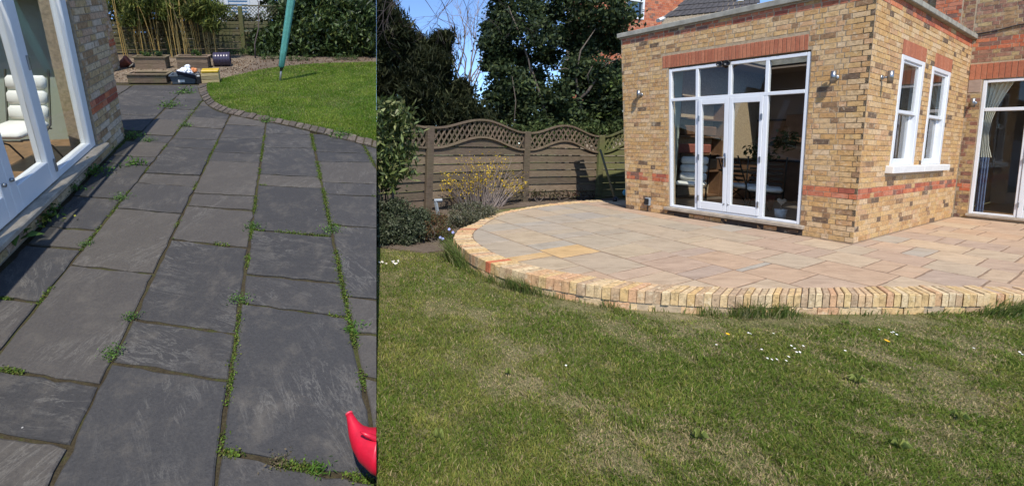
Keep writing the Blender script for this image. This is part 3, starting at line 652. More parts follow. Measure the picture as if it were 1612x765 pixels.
def wall_core(name, fr, x0, x1, z0, z1, holes, t, mat, parent, y=0.):
    """the wall behind the bricks, with its openings left open"""
    xs = sorted(set([x0, x1]+[min(max(h[i], x0), x1) for h in holes for i in (0, 1)])); zs = sorted(set([z0, z1]+[min(max(h[i], z0), z1) for h in holes for i in (2, 3)]))
    g = G()
    for xa, xb in zip(xs[:-1], xs[1:]):
        run = None
        for za, zb in zip(zs[:-1], zs[1:]):
            solid = not any(h[0] < (xa+xb)/2 < h[1] and h[2] < (za+zb)/2 < h[3] for h in holes)
            if solid: run = [za, zb] if run is None else [run[0], zb]
            if (not solid or zb == zs[-1]) and run: g.box(fr, xa, xb, y-t, y, run[0], run[1]); run = None
    return g.build(name, mat, parent)
def soldier(fr, x0, x1, z0, z1, n, parent, name='lintel_brick', mat=None, proud=.008):
    mat = mat or M_RUB
    for i in range(n):
        a, b = x0+(x1-x0)*i/n, x0+(x1-x0)*(i+1)/n
        G().box(fr, a+.003, b-.003, -.05, proud+RNG.normal(0, .0012), z0, z1, .003).build(name, mat, parent)
def wall_lamp(fr, x, z, label, y=0.):
    o = thing('wall_lamp', label, 'wall lamp', fr(x, y, z), 'steel up and down lamps on the brick walls')
    f = fr.sub(x, y, z) if not fr.warp else Frame(fr(x, y, z), fr.X, fr.Y, fr.Z)
    fy = Frame(f.o, f.X, f.Z, f.Y)
    G().lathe(fy, [(.0, -.0), (.042, 0), (.042, .018), (.03, .024), (.0, .024)], 14, False).build('mounting_plate', M_CHROME, o, True)
    G().tube([f(0, .01, 0), f(0, .075, 0)], .014, 8).build('arm', M_CHROME, o, True)
    G().lathe(f.sub(0, .095, 0), [(.0, -.086), (.026, -.086), (.031, -.09), (.031, .09), (.026, .09), (.026, .07), (.0, .07)], 16, False).build('lamp_tube', M_CHROME, o, True)
    return o
def holed(name, fr, x0, x1, y0, y1, h, z0, z1, mat, parent):
    return G().box(fr, x0, h[0], y0, y1, z0, z1).box(fr, h[1], x1, y0, y1, z0, z1).box(fr, h[0], h[1], y0, h[2], z0, z1).box(fr, h[0], h[1], h[3], y1, z0, z1).build(name, mat, parent)
# ---- the brick extension
HE = 3.62
ext = thing('brick_extension', 'flat roofed yellow brick extension with wide white french doors and two sash windows', 'house extension', C0)
LF, LR = 3.45, 5.83
DOOR = (.60, 2.56, .10, 2.86); W1 = (1.33, 2.585, 1.11, 2.84); W2 = (3.09, 4.33, 1.11, 2.83)
def em(c, n, r):
    if c >= n-2 or c in (8, 9): return M_RED if r.random() < .93 else M_STOCK
    return M_STOCK
wall_core('wall', FRONT, 0, LF, -.15, HE, [DOOR], .22, M_MORTAR, ext)
wall_core('wall', RIGHT, .0, LR, -.15, HE, [W1, W2], .2, M_MORTAR, ext, y=-.001)
wall_core('wall', Frame(C0+(LF-.16)*U1, U2, U1, UP), .05, LR, -.15, HE, [], .02, M_MORTAR, ext)
bl = lay(FRONT, -.004, LF, 0, HE, [(DOOR[0]-.005, DOOR[1]+.005, DOOR[2], DOOR[3]), (.635, 2.665, 2.86, 3.10)], .175, .0787, em, True, 3)
bl += lay(RIGHT, .002, LR, 0, HE, [(W1[0]-.005, W1[1]+.005, W1[2]-.11, W1[3]), (W2[0]-.005, W2[1]+.005, W2[2]-.11, W2[3]), (1.33, 2.63, 2.83, 3.075), (3.20, 4.40, 2.83, 3.07), (1.15, 4.62, .99, 1.11)], .37, .0787, em, True, 5)
raise_bricks(ext, bl)
soldier(FRONT, .637, 2.665, 2.862, 3.098, 41, ext); soldier(RIGHT, 1.335, 2.625, 2.842, 3.072, 11, ext); soldier(RIGHT, 3.205, 4.395, 2.832, 3.068, 10, ext)
g = G(); g.box(FRONT, -.075, LF*1.0+.05, -.30, .065, HE, HE+.095, .008); cop = g.build('coping', M_CONC, ext)
G().box(RIGHT, .305, LR, -.30, .065, HE, HE+.094, .008).build('coping', M_CONC, ext)
holed('roof', PAT, .2, LF, -LR, -.2, (.7, 2.8, -4.6, -1.0), HE-.25, HE-.12, M_CONC, ext); G().box(PAT, .65, 2.85, -4.65, -.95, HE-.115, HE-.10).build('rooflight', M_GLASS, ext)
G().box(FRONT, -.03, LF*1.0+.02, -.25, .025, HE-.028, HE-.002).build('drip_course', M_MORTARD, ext)
# french doors
g = G().box(FRONT, .54, 2.63, -.12, .085, .10, .158, .008); g.build('door_sill', M_SILLST, ext)
G().box(FRONT, .56, 2.6, -.12, .004, -.02, .10).build('plinth', simple('sill_shaded_plinth', (.06, .045, .035), .9, var=.4, scale=14, bmp=.4), ext)  # plinth colour carries the shadow band under the door sill
def bar(name, fr, x0, x1, z0, z1, parent, y0=-.085, y1=-.015, mat=None, bev=.006): return G().box(fr, x0, x1, y0, y1, z0, z1, bev).build(name, mat or M_WHITE, parent)
def pane(fr, x0, x1, z0, z1, parent, y=-.05, mat=None): return G().box(fr, x0, x1, y-.003, y+.003, z0, z1).build('pane', mat or M_GLASS, parent)
g = G()
g.box(FRONT, 2.512, 2.556, -.09, -.008, .162, 2.83, .005); g.box(FRONT, .604, .646, -.09, -.008, .162, 2.83, .005)
g.box(FRONT, .646, 2.512, -.09, -.009, 2.775, 2.83, .005); g.box(FRONT, .646, 2.512, -.09, -.009, .162, .205, .005); g.box(FRONT, .646, 2.512, -.09, -.007, 2.205, 2.262, .005)
for a, b in ((2.062, 2.112), (1.078, 1.132)): g.box(FRONT, a, b, -.09, -.010, .205, 2.205, .005)
for a, b in ((2.066, 2.112), (1.575, 1.622), (1.080, 1.128)): g.box(FRONT, a, b, -.09, -.010, 2.262, 2.775, .005)
dfr = g.build('door_frame', M_WHITE, ext)
for a, b in ((2.112, 2.512), (1.622, 2.066), (1.128, 1.575), (.646, 1.080)): pane(FRONT, a, b, 2.262, 2.775, dfr)
pane(FRONT, 2.112, 2.512, .205, 2.205, dfr); pane(FRONT, .646, 1.078, .205, 2.205, dfr)
for (a, b, ga, gb) in ((1.600, 2.060, 1.662, 2.003), (1.134, 1.596, 1.178, 1.536)):
    g = G(); g.box(FRONT, a, ga, -.07, .004, .207, 2.203, .004); g.box(FRONT, gb, b, -.07, .004, .207, 2.203, .004)
    g.box(FRONT, ga, gb, -.07, .003, .207, .345, .004); g.box(FRONT, ga, gb, -.07, .003, 2.11, 2.203, .004)
    dl = g.build('french_door', M_WHITE, ext)
    pane(FRONT, ga, gb, .345, 2.11, dl, -.035)
    hx = b-.012 if a > 1.5 else a+.012
    for z in (.40, 1.15, 1.86): G().box(FRONT, hx-.012, hx+.012, .002, .016, z-.05, z+.05, .003).build('hinge', M_CHROME, dl)
    if a > 1.5:
        hf = FRONT
        g = G().box(hf, 1.618, 1.645, .003, .014, 1.0, 1.24, .003); g.tube([hf(1.632, .014, 1.16), hf(1.632, .055, 1.16), hf(1.64, .062, 1.16), hf(1.74, .06, 1.155)], .010, 8); g.build('door_handle', M_CHROME, dl, True)
    kx = a+.03 if a > 1.5 else b-.03
    G().lathe(Frame(FRONT(kx, .003, .345), FRONT.X, FRONT.Z, FRONT.Y), [(0, 0), (.012, 0), (.012, .012), (0, .014)], 10, False).build('bolt_knob', M_CHROME, dl, True)
# sash windows of the side wall
def sash_window(W, par):
    x0, x1, z0, z1 = W; zm = 1.945
    g = G(); g.box(RIGHT, x0, x0+.10, -.10, .012, z0, z1, .006); g.box(RIGHT, x1-.13, x1, -.10, .012, z0, z1, .006); g.box(RIGHT, x0+.10, x1-.13, -.10, .011, z1-.07, z1, .006); g.box(RIGHT, x0+.10, x1-.13, -.10, .010, z0, z0+.03, .006)
    fo = g.build('window', M_WHITE, par)
    for (a, b, y0, y1) in ((zm-.005, z1-.07, -.05, -.005), (z0+.03, zm+.035, -.09, -.052)):
        g = G(); xa, xb = x0+.10, x1-.13; r = .055 if a > 1.5 else .075
        g.box(RIGHT, xa, xa+.09, y0, y1, a, b, .005); g.box(RIGHT, xb-.09, xb, y0, y1, a, b, .005); g.box(RIGHT, xa+.09, xb-.09, y0, y1-.002, b-.04, b, .005); g.box(RIGHT, xa+.09, xb-.09, y0, y1-.002, a, a+r, .005)
        s_ = g.build('sash', M_WHITE, fo); 
        G().box(RIGHT, xa+.09, xb-.09, (y0+y1)/2-.003, (y0+y1)/2+.003, a+r, b-.04).build('pane', M_GLASS, fo)
    return fo
sash_window(W1, ext); sash_window(W2, ext)
G().box(RIGHT, 1.15, 2.868, -.10, .085, .992, 1.108, .008).build('window_sill', M_SILLW, ext); G().box(RIGHT, 2.89, 4.63, -.10, .085, .992, 1.106, .008).build('window_sill', M_SILLW, ext)
# interior of the extension
RM = Frame(C0, U1, U2, UP)
G().box(RM, .25, 3.4, .25, 5.6, .08, .14).build('interior_floor', M_TILEF, ext)
g = G(); g.box(RM, .25, 3.4, 5.6, 5.7, .14, HE-.3); g.box(RM, 3.38, 3.43, .25, 5.6, .14, HE-.3); g.build('interior_wall', M_PLASTER, ext)
holed('ceiling', RM, .25, 3.4, .25, 5.6, (.7, 2.8, 1.0, 4.6), HE-.34, HE-.3, M_PLASTER, ext)
G().box(RM, 2.64, 2.95, .20, .5, .14, 2.95).build('interior_pier', M_PLASTERG, ext)
G().box(RM, 1.6, 3.37, 3.3, 3.9, .14, 1.05, .01).build('kitchen_unit', M_CABINET, ext)
G().box(RM, 1.2, 3.37, 3.25, 3.92, 1.05, 1.09, .01).build('worktop', M_DKMETAL, ext)
G().box(RM, 1.2, 2.6, 5.3, 5.58, 1.5, 2.2, .01).build('wall_cupboard', M_CABINET, ext)
g = G().box(RM, 3.345, 3.375, 1.3, 3.28, .14, 2.5).box(RM, 3.05, 3.344, 1.3, 1.34, .14, 2.5).box(RM, 3.05, 3.344, 3.24, 3.28, .14, 2.5)
for z in (.16, .75, 1.15, 1.55, 1.95, 2.42): g.box(RM, 3.06, 3.343, 1.342, 3.238, z, z+.035)
g.build('bookcase', M_CABINET, ext)
G().box(RM, 3.1, 3.30, 1.4, 3.2, .80, 1.05, .02).build('shelf_contents', M_DKMETAL, ext); G().box(RM, 3.12, 3.30, 1.5, 2.9, 1.19, 1.4, .02).build('shelf_contents', M_TERRA, ext); G().box(RM, 3.12, 3.30, 1.7, 3.1, 1.60, 1.82, .02).build('shelf_contents', M_CABINET, ext)
def curtain(fr, x0, x1, y, z0, z1, mat, name, parent, waves=6, amp=.03, pinch=None):
    n = waves*6; top = []; V = []; zs = np.linspace(z1, z0, 7)
    for z in zs:
        t = (z1-z)/(z1-z0); k = 1-(pinch or 0)*math.sin(math.pi*min(1, t*.75))
        for i in range(n+1): V.append(fr(x0+(x1-x0)*k*i/n, y+amp*math.sin(i/6*2*math.pi), z))
    W = n+1; Fc = np.array([(r*W+i, r*W+i+1, (r+1)*W+i+1, (r+1)*W+i) for r in range(6) for i in range(n)])
    return mesh_obj(name, V, Fc, mat, parent, True)
RI = Frame(C0, U2, U1, UP)
for x0, x1 in ((1.42, 1.75), (2.2, 2.5), (3.2, 3.5), (3.95, 4.25)): curtain(RI, x0, x1, .30, 1.0, 2.9, M_CURT, 'curtain', ext, 5)
# ---- main house beside it
main = thing('brick_house', 'older brown brick house with red bands rising behind the extension', 'house', MAIN(0, 0, 0))
MD = (.185, 2.0, .05, 2.80)
def mm_(c, n, r):
    z = c*.0787
    return M_RED if (3.38 < z < 3.62 or .55 < z < .68) else (M_MAINB if z > .7 else M_MAINB if r.random() < .8 else M_STOCK)
wall_core('wall', MAIN, -3.2, 2.6, -.15, 6.5, [MD], .2, M_MORTAR, main)
ml = lay(MAIN, .012, 1.1, 0, 5.2, [(MD[0]-.005, MD[1], MD[2], MD[3]), (.0, 2.2, 2.81, 3.12), (.0, .17, 2.55, 2.81)], .165, .0787, mm_, True, 9)
ml += lay(MAIN, -.9, .0, 3.7, 5.2, [], .165, .0787, lambda c, n, r: M_MAINB, True, 19)
raise_bricks(main, ml)
soldier(MAIN, .012, 1.1, 2.812, 3.12, 16, main)
G().box(MAIN, .014, .172, -.05, .008, 2.555, 2.808, .006).build('padstone', simple('pink_stone', (.36, .26, .20), .9, var=.2, scale=9, bmp=.2), main)
chf = [-.50, -.155]
pl_ = lay(Frame(MAIN(0, .09, 0), MAIN.X, MAIN.Y, MAIN.Z), chf[0], chf[1], 3.72, 5.2, [], .17, .0787, lambda c, n, r: M_RED, False, 23)
G().box(MAIN, chf[0], chf[1], 0.0, .088, 3.72, 5.2).build('chimney_breast', M_MORTARD, main); raise_bricks(main, pl_, 'chimney_brick')
g = G().box(MAIN, .16, 2.0, -.12, .07, .05, .10, .006); g.build('door_sill', M_SILLST, main)
G().box(MAIN, .2, 2.0, -.12, -.03, -.02, .05).build('plinth', MATS.get('p') or simple('dark_plinth_brick', (.05, .035, .03), .9, var=.4, scale=14, bmp=.4), main)
g = G(); g.box(MAIN, .187, .235, -.09, -.006, .102, 2.79, .005); g.box(MAIN, .235, 2.0, -.09, -.008, 2.735, 2.79, .005); g.box(MAIN, .235, 2.0, -.09, -.007, 2.17, 2.235, .005); g.box(MAIN, .235, .70, -.09, -.009, .102, .14, .005); g.box(MAIN, .70, .735, -.09, -.008, .102, 2.17, .005)
mf = g.build('door_frame', M_WHITE, main); pane(MAIN, .235, .70, .14, 2.17, mf); pane(MAIN, .235, 2.0, 2.235, 2.735, mf)
g = G(); g.box(MAIN, .738, .80, -.07, .004, .104, 2.168, .004); g.box(MAIN, 1.25, 1.31, -.07, .004, .104, 2.168, .004); g.box(MAIN, .80, 1.25, -.07, .003, .104, .25, .004); g.box(MAIN, .80, 1.25, -.07, .003, 2.09, 2.168, .004)
md = g.build('french_door', M_WHITE, main); pane(MAIN, .80, 1.25, .25, 2.09, md, -.035)
for z in (.35, 1.2, 1.9): G().box(MAIN, .73, .75, .0, .014, z-.05, z+.05, .003).build('hinge', M_CHROME, md)
MI = Frame(MAIN.o, MAIN.X, -MAIN.Y, UP)
G().box(MI, .0, 2.5, .2, 4, .04, .10).build('interior_floor', M_WOODF, main)
g = G(); g.box(MI, -.1, 2.6, 3.9, 4., .1, 3.2); g.box(MI, -.08, -.02, .2, 3.9, .1, 3.2); g.box(MI, 2.5, 2.55, .2, 3.9, .1, 3.2); g.build('interior_wall', M_PLASTER, main)
G().box(MI, -.1, 2.6, .2, 3.9, 2.95, 3.0).build('ceiling', M_PLASTER, main)
curtain(MI, .22, .52, .22, 1.25, 2.75, M_CURT, 'curtain', main, 5, .02, .75)
curtain(MI, .24, .34, .20, .12, 1.25, M_CURTB, 'curtain_lining', main, 3, .02, 0)
G().tube([MAIN(-.02, .02, 3.72), MAIN(.25, .02, 3.74), MAIN(.5, .02, 3.80), MAIN(1.1, .02, 3.86)], .012, 6).build('cable', M_BLACK, main)
# lamps, camera, socket
wall_lamp(FRONT, 3.07, 2.38, 'steel wall lamp left of the french doors, near the fence')
wall_lamp(FRONT, .325, 2.40, 'steel wall lamp on the front brickwork beside the building corner')
wall_lamp(RIGHT, .47, 2.40, 'steel wall lamp round the corner, left of the two sash windows')
wall_lamp(MAIN, .105, 2.34, 'steel wall lamp squeezed between side wall and the far right glazing')
t = thing('security_floodlight', 'small black twin-headed floodlight fixed over the middle of the french doors', 'floodlight', FRONT(1.66, 0, 2.80))
fb = Frame(FRONT(1.66, .0, 2.80), FRONT.X, FRONT.Y, UP)
G().box(fb, -.03, .03, -.008, .03, -.04, .04, .006).build('base', M_BLACK, t)
for sx in (-1, 1):
    fs = Frame(fb(sx*.055, .05, 0), FRONT.X, UP, FRONT.Y); G().lathe(fs, [(0, -.03), (.03, -.03), (.043, .0), (.045, .05), (.036, .05), (.03, .035), (0, .03)], 14, False).build('lamp_head', M_BLACK, t, True)
t = thing('outdoor_socket', 'grey outdoor socket box low on the wall left of the french doors', 'socket', FRONT(2.96, 0, .19))
fb = Frame(FRONT(2.96, .006, .20), FRONT.X, FRONT.Y, UP)
G().box(fb, -.05, .05, 0, .07, -.07, .085, .012).build('box', M_GREYP, t); G().box(fb, -.045, .045, .071, .085, -.05, .075, .01).build('cover', M_BLACK, t); G().tube([fb(0, .03, -.07), fb(0, .012, -.19)], .01, 6).build('cable', M_BLACK, t)
# ---- the house on the left
lh = thing('garden_house', 'yellow brick house end with tall white glazed doors beside the dark slate patio', 'house', LEFTW(4, 0, 0))
LD = (1.2, 4.64, .0, 1.70); LE = 5.42
def lm_(c, n, r): return M_RED if c in (7, 8) else M_STOCKL
wall_core('wall', LEFTW, .2, LE, -.1, 1.66, [LD], .25, M_MORTARD, lh)
ll = lay(LEFTW, 4.645, LE, 0, 1.66, [], .25, .066, lm_, True, 31, .012, .007)
ll += lay(LEFTW, 2.0, 4.64, -.01, .125, [], .25, .066, lambda c, n, r: M_STOCKL, True, 33, .012, .0)
LENDF = Frame(LEFTW(LE, 0, 0), -LX, LY, LN)
raise_bricks(lh, ll)
wall_core('wall', Frame(Lp(X0, LE, 0), -LX, LY, LN), .25, 3, -.1, 1.66, [], .2, M_MORTARD, lh)
G().box(LEFTW, .2, LE, -3.2, -3.0, -.1, 3.4).build('wall', M_MORTARD, lh); G().box(LEFTW, .2, .4, -3.0, -.25, -.1, 3.4).build('wall', M_MORTARD, lh)
holed('roof', LEFTW, .2, LE, -3.2, -.001, (1.2, 4.6, -2.8, -.03), 1.66, 1.70, M_SLATEROOF, lh); G().box(LEFTW, 1.15, 4.65, -2.85, -.01, 1.702, 1.712).build('rooflight', M_GLASS, lh)  # unseen roof kept low and given added glazing so sun reaches room and slabs
G().box(LEFTW, 1.6, 4.70, -.12, .085, .125, .168, .008).build('door_sill', M_SILLST, lh)
g = G(); g.box(LEFTW, 4.50, 4.62, -.10, -.012, .17, 1.58, .008); g.box(LEFTW, 3.80, 4.50, -.10, -.013, .17, .235, .006); g.box(LEFTW, 1.8, 3.10, -.10, -.030, .17, .178)
g.box(LEFTW, 3.745, 3.80, -.10, -.012, .17, 1.58, .006); df = g.build('door_frame', M_WHITE, lh); G().box(LEFTW, 3.80, 4.50, -.055, -.049, .235, 1.58).build('pane', M_GLASS, df)
g = G(); g.box(LEFTW, 3.12, 3.205, -.085, .0, .18, 1.57, .006); g.box(LEFTW, 3.655, 3.742, -.085, .0, .18, 1.57, .006); g.box(LEFTW, 3.205, 3.655, -.085, -.001, .18, .365, .006)
dl = g.build('french_door', M_WHITE, lh); G().box(LEFTW, 3.205, 3.655, -.045, -.039, .365, 1.57).build('pane', M_GLASS, dl)
for z in (.30, 1.12): G().box(LEFTW, 3.735, 3.757, -.004, .012, z-.055, z+.055, .003).build('hinge', M_CHROME, dl)
G().lathe(Frame(LEFTW(3.15, .0, .43), LY, LN, LX), [(0, 0), (.014, 0), (.014, .018), (0, .02)], 10, False).build('bolt_knob', M_CHROME, dl, True)
g = G(); g.box(LEFTW, 3.03, 3.116, -.085, .0, .18, 1.57, .006); g.box(LEFTW, 2.45, 2.53, -.085, .0, .18, 1.57, .006); g.box(LEFTW, 2.53, 3.03, -.085, -.001, .18, .365, .006)
dl = g.build('french_door', M_WHITE, lh); G().box(LEFTW, 2.53, 3.03, -.045, -.039, .365, 1.57).build('pane', M_GLASS, dl)
G().lathe(Frame(LEFTW(3.06, .0, .43), LY, LN, LX), [(0, 0), (.014, 0), (.014, .018), (0, .02)], 10, False).build('bolt_knob', M_CHROME, dl, True)
G().box(LEFTW, 1.2, 2.45, -.10, -.01, .17, 1.58, .006).build('side_panel', M_WHITE, lh)
G().box(LEFTW, .45, 5.15, -2.95, -.13, .08, .15).build('interior_floor', M_WOODF, lh)
G().box(LEFTW, 4.95, 5.15, -2.95, -.26,   .15, 1.64).build('interior_wall', M_PLASTERG, lh)
G().box(LEFTW, .45, 4.95, -2.98, -2.9,   .15, 1.64).build('interior_wall', M_PLASTER, lh)
# rear corner pier of the left house, seen past the first
q = loc(190, 108); q2 = loc(180, 108)
RF = Frame(Lp(q[0], q[1]), LY, LX, LN)
wall_core('wall', RF, -.55, .0, -.05, 2.2, [], 2.5, M_MORTARD, lh); 
RF2 = Frame(Lp(q[0], q[1]-.55), -LX, -LY, LN)
rl = lay(RF2, 0, .5, 0, 2.2, [], .26, .069, lambda c, n, r: M_RED if c in (7, 8) else M_STOCKL, True, 41)
rl += lay(RF, -.55, 0, 0, 2.2, [], .26, .069, lambda c, n, r: M_RED if c in (7, 8) else M_STOCKL, True, 42)
raise_bricks(lh, rl, 'corner_brick', 60, 'corner_brickwork')
# ---- garden chairs seen through the glass
def cushion_chair(fr, label, group='metal chairs with cream cushions behind the glass', slat=False):
    o = thing('metal_chair', label, 'chair', fr(0, 0, 0), group)
    g = G().box(fr, -.24, .24, -.24, .24, .42, .50, .035); g.build('seat_cushion', M_CUSH, o, True)
    fb = Frame(fr(0, -.24, .46), fr.X, fr.Y*.966+fr.Z*.26, fr.Z*.966-fr.Y*.26)
    if slat:
        for k in range(5): G().box(fb, -.22, .22, -.012, .012, .10+k*.09, .14+k*.09, .004).build('back_slat', M_DKMETAL, o)
    else:
        g = G()
        for k in range(3): g.box(fb, -.23, .23, -.05, .05, .05+k*.17, .21+k*.17, .035)
        g.build('back_cushion', M_CUSH, o, True)
    for sx in (-1, 1):
        g = G().tube([fr(sx*.25, .22, .0), fr(sx*.25, .12, .2), fr(sx*.25, -.1, .38), fr(sx*.25, -.22, .45), fb(sx*.25, -.03, .62)], .011, 6); g.build('side_frame', M_DKMETAL, o, True)
        g = G().tube([fr(sx*.25, -.28, .0), fr(sx*.25, -.15, .22), fr(sx*.25, .1, .38), fr(sx*.25, .24, .42)], .011, 6); g.build('leg', M_DKMETAL, o, True)
    g = G().tube([fr(-.25, .23, .405), fr(.25, .23, .405)], .01, 6).tube([fr(-.25, -.22, .405), fr(.25, -.22, .405)], .01, 6); g.build('seat_frame', M_DKMETAL, o, True)
    return o
def on_floor(u, v, z=.14+PATIO): return at_z(u, v, z)
p = RM(2.47, .72, .14); cushion_chair(Frame(p, U1, U2, UP).rot(math.radians(160)), 'cream cushioned metal chair behind the left door pane of the extension')
p = RM(1.78, 1.35, .14); cushion_chair(Frame(p, U1, U2, UP).rot(math.radians(30)), 'slatted metal chair with cream seat behind the right door leaf', slat=True)
p = RM(1.38, .95, .14); cushion_chair(Frame(p, U1, U2, UP).rot(math.radians(-20)), 'slatted metal chair with cream seat nearest the doors\' right side pane', slat=True)
p = LEFTW(4.15, -.42, .15); cushion_chair(Frame(p, LXU, -LYU, LNU).rot(math.radians(12)), 'cream cushioned metal chair behind the left house\'s glazed door')
t = thing('glass_table', 'dark round table among the metal chairs inside the extension', 'table', RM(2.0, 1.95, .14)); tf = Frame(RM(2.0, 1.95, .14), U1, U2, UP)
G().lathe(tf, [(0, .70), (.5, .70), (.5, .73), (0, .73)], 24, False).build('table_top', M_DKMETAL, t)
for k in range(3):
    a = k*2.1; G().tube([tf(.4*math.cos(a), .4*math.sin(a), 0), tf(.1*math.cos(a), .1*math.sin(a), .4), tf(.35*math.cos(a), .35*math.sin(a), .70)], .014, 6).build('leg', M_DKMETAL, t, True)
# ================================================================== PLANTS: helpers
def seam(P): return (np.asarray(P)-O)@SEAM_N
def foliage(name, P, size, cols, mat, parent=None, elong=2.4, droop=0., up=None, clip=0, outward=None, kind=None, bright=None, sv=.35, flat=.0, cl=0):
    P = np.asarray(P)
    if clip: P = P[seam(P)*clip > .0]
    n = len(P)
    if n == 0: return None
    d = unit(RNG.normal(size=(n, 3))+np.array([0, 0, -droop])); 
    if outward is not None: d = unit(d+outward*unit(P-P.mean(0)))
    nn = RNG.normal(size=(n, 3))+(np.array([0, 0, 1.2]) if flat == 0 else np.array([0, 0, flat]))
    nn = unit(nn-d*(nn*d).sum(1, keepdims=True)); s = np.cross(d, nn)
    L = (size*(1+RNG.uniform(-sv, sv, n)))[:, None]; W = L/elong*.5
    A = P-d*L*.5; B = P+d*L*.5; M = P-nn*L*.06
    V = np.stack([A, M+s*W+nn*L*.08, B, M-s*W+nn*L*.08], 1).reshape(-1, 3)
    if clip:                                                         # nothing reaches across the terrace's edge
        sv_ = seam(V)*clip; V = V+np.where(sv_ < .003, .003-sv_, 0)[:, None]*clip*np.array(SEAM_N)
    i = np.arange(n)[:, None]*4; Fc = np.concatenate([i+np.array([0, 1, 2]), i+np.array([0, 2, 3])])
    c = np.array(cols)[RNG.integers(len(cols), size=n)]*RNG.uniform(.7, 1.3, (n, 1))
    if cl: c = c*np.clip(.45+1.1*fbm(P[:, 0]+.6*P[:, 1], P[:, 2]+.3*P[:, 1], cl, 5), .5, 1.6)[:, None]
    return mesh_obj(name, V, Fc, mat, parent, False, np.repeat(c, 4, 0), kind)
def clumps(blobs, per, leaves, spread, shell=.55):
    """leaf positions gathered in clumps spread through the given balls"""
    out = []
    for c, r in blobs:
        k = max(3, int(per)); d = unit(RNG.normal(size=(k, 3))); rad = r*(shell+(1-shell)*RNG.random(k))*RNG.uniform(.75, 1.08, k)
        cc = np.asarray(c)+d*rad[:, None]*np.array([1, .85, 1])
        sp = spread*(.6+.8*RNG.random(k))
        out.append((np.repeat(cc, leaves, 0)+RNG.normal(size=(k*leaves, 3))*np.repeat(sp, leaves)[:, None]*np.array([1, 1, .6])))
    return np.concatenate(out)
def pb(lst, dist, jd=.0): return [(at_d(u, v, dist+RNG.uniform(-jd, jd)), r*dist/F) for u, v, r in lst]
def branchy(g, p, d, L, r, depth, spread=.6, up=.15, tips=None, kids=3, n=5):
    pts = [np.array(p)]; dd = unit(np.array(d, dtype=float))
    for k in range(4): dd = unit(dd+RNG.normal(size=3)*.16+np.array([0, 0, up*.3])); pts.append(pts[-1]+dd*L/4)
    g.tube(pts, list(np.linspace(r, r*.55, 5)), n, False)
    if tips is not None: tips.append(pts[-1])
    if depth > 0:
        for k in range(kids):
            q = pts[RNG.integers(2, 5)]; nd = unit(dd+RNG.normal(size=3)*spread+np.array([0, 0, up])); branchy(g, q, nd, L*RNG.uniform(.55, .8), r*.5, depth-1, spread, up, tips, kids, max(3, n-1))
GREEN_D = [(.020, .032, .012), (.028, .042, .015), (.035, .052, .017), (.018, .026, .011), (.045, .06, .02)]
# houseplant, pot and picture inside the extension
hb = RM(1.62, 1.7, .14); t = thing('houseplant', 'leafy dark houseplant on the floor behind the right door pane', 'plant', hb)
G().lathe(Frame(hb, U1, U2, UP), [(0, 0), (.11, 0), (.15, .28), (.13, .28), (.11, .25), (0, .25)], 16, False).build('pot', M_TERRA, t, True); G().tube([hb+UP*.25, hb+UP*.8, hb+UP*1.2], [.02, .015, .01], 6).build('stem', M_BARK, t)
foliage('foliage', clumps([(hb+UP*1.25, .32), (hb+UP*1.05+U1*.2, .22), (hb+UP*1.35-U1*.2, .22)], 14, 9, .07, .4), .10, [(.05, .08, .025), (.08, .11, .04), (.035, .055, .02)], M_LEAF, t, 2.2)
hb = RM(1.02, .62, .14); t = thing('white_planter', 'small white pot with a heart ornament on the floor behind the right side pane', 'pot', hb); hf = Frame(hb, U1, U2, UP)
G().lathe(hf, [(0, 0), (.07, 0), (.085, .16), (.075, .16), (.06, .03), (0, .03)], 16, False).build('pot', M_SILLW, t, True); G().tube([hb+UP*.03, hb+UP*.24], .006, 5).build('stick', M_BARK, t)
_hp = [(.0, -.06), (.055, 0), (.06, .04), (.035, .06), (0, .035), (-.035, .06), (-.06, .04), (-.055, 0)]
G().prism([hf(a, -.008, .29+b) for a, b in _hp], [hf(a, .008, .29+b) for a, b in _hp]).build('heart', M_SILLST, t)
t = thing('framed_picture', 'dark framed picture on the back wall inside the extension', 'picture', RM(2.9, 5.55, 1.6)); pf = Frame(RM(2.9, 5.58, 1.75), U1, U2, UP)
G().box(pf, -.45, .45, -.03, .0, -.35, .35, .01).build('frame', M_DKMETAL, t); G().box(pf, -.40, .40, -.034, -.031, -.30, .30).build('canvas', M_CABINET, t)
# ================================================================== RIGHT GARDEN FENCE
PB = [at_z(672, 333, 0), at_z(824, 318, 0), at_z(940, 313.5, 0)]
PB = [np.array([p[0], p[1], 0.]) for p in PB]
PB.append(PB[2]+(PB[2]-PB[1])*.9); PB.insert(0, PB[0]-(PB[1]-PB[0])*np.array([.98, .98, 0]))
def top_z(Pb, v):
    for z in np.linspace(.5, 3, 500):
        if pix((Pb[0], Pb[1], z))[1] < v: return z
    return 1.85
PT = [1.9, top_z(PB[1], 198.6), top_z(PB[2], 207.6), top_z(PB[3], 213.6), 1.85]; PT[0] = PT[1]; PT[4] = PT[3]
fence = thing('garden_fence', 'weathered wooden fence with arched trellis tops behind the yellow flowering bush', 'fence', PB[1])
PWID = [.16, .16, .155, .145, .14]
for i in (1, 2, 3):
    X = unit(PB[i+1]-PB[i]); fr = Frame(PB[i], X, np.array([X[1], -X[0], 0]), UP)
    G().box(fr, -.09, .09, -.06, .08, -.05, PT[i], .012).build('post', M_FENCEG if i == 3 else M_FENCE, fence)
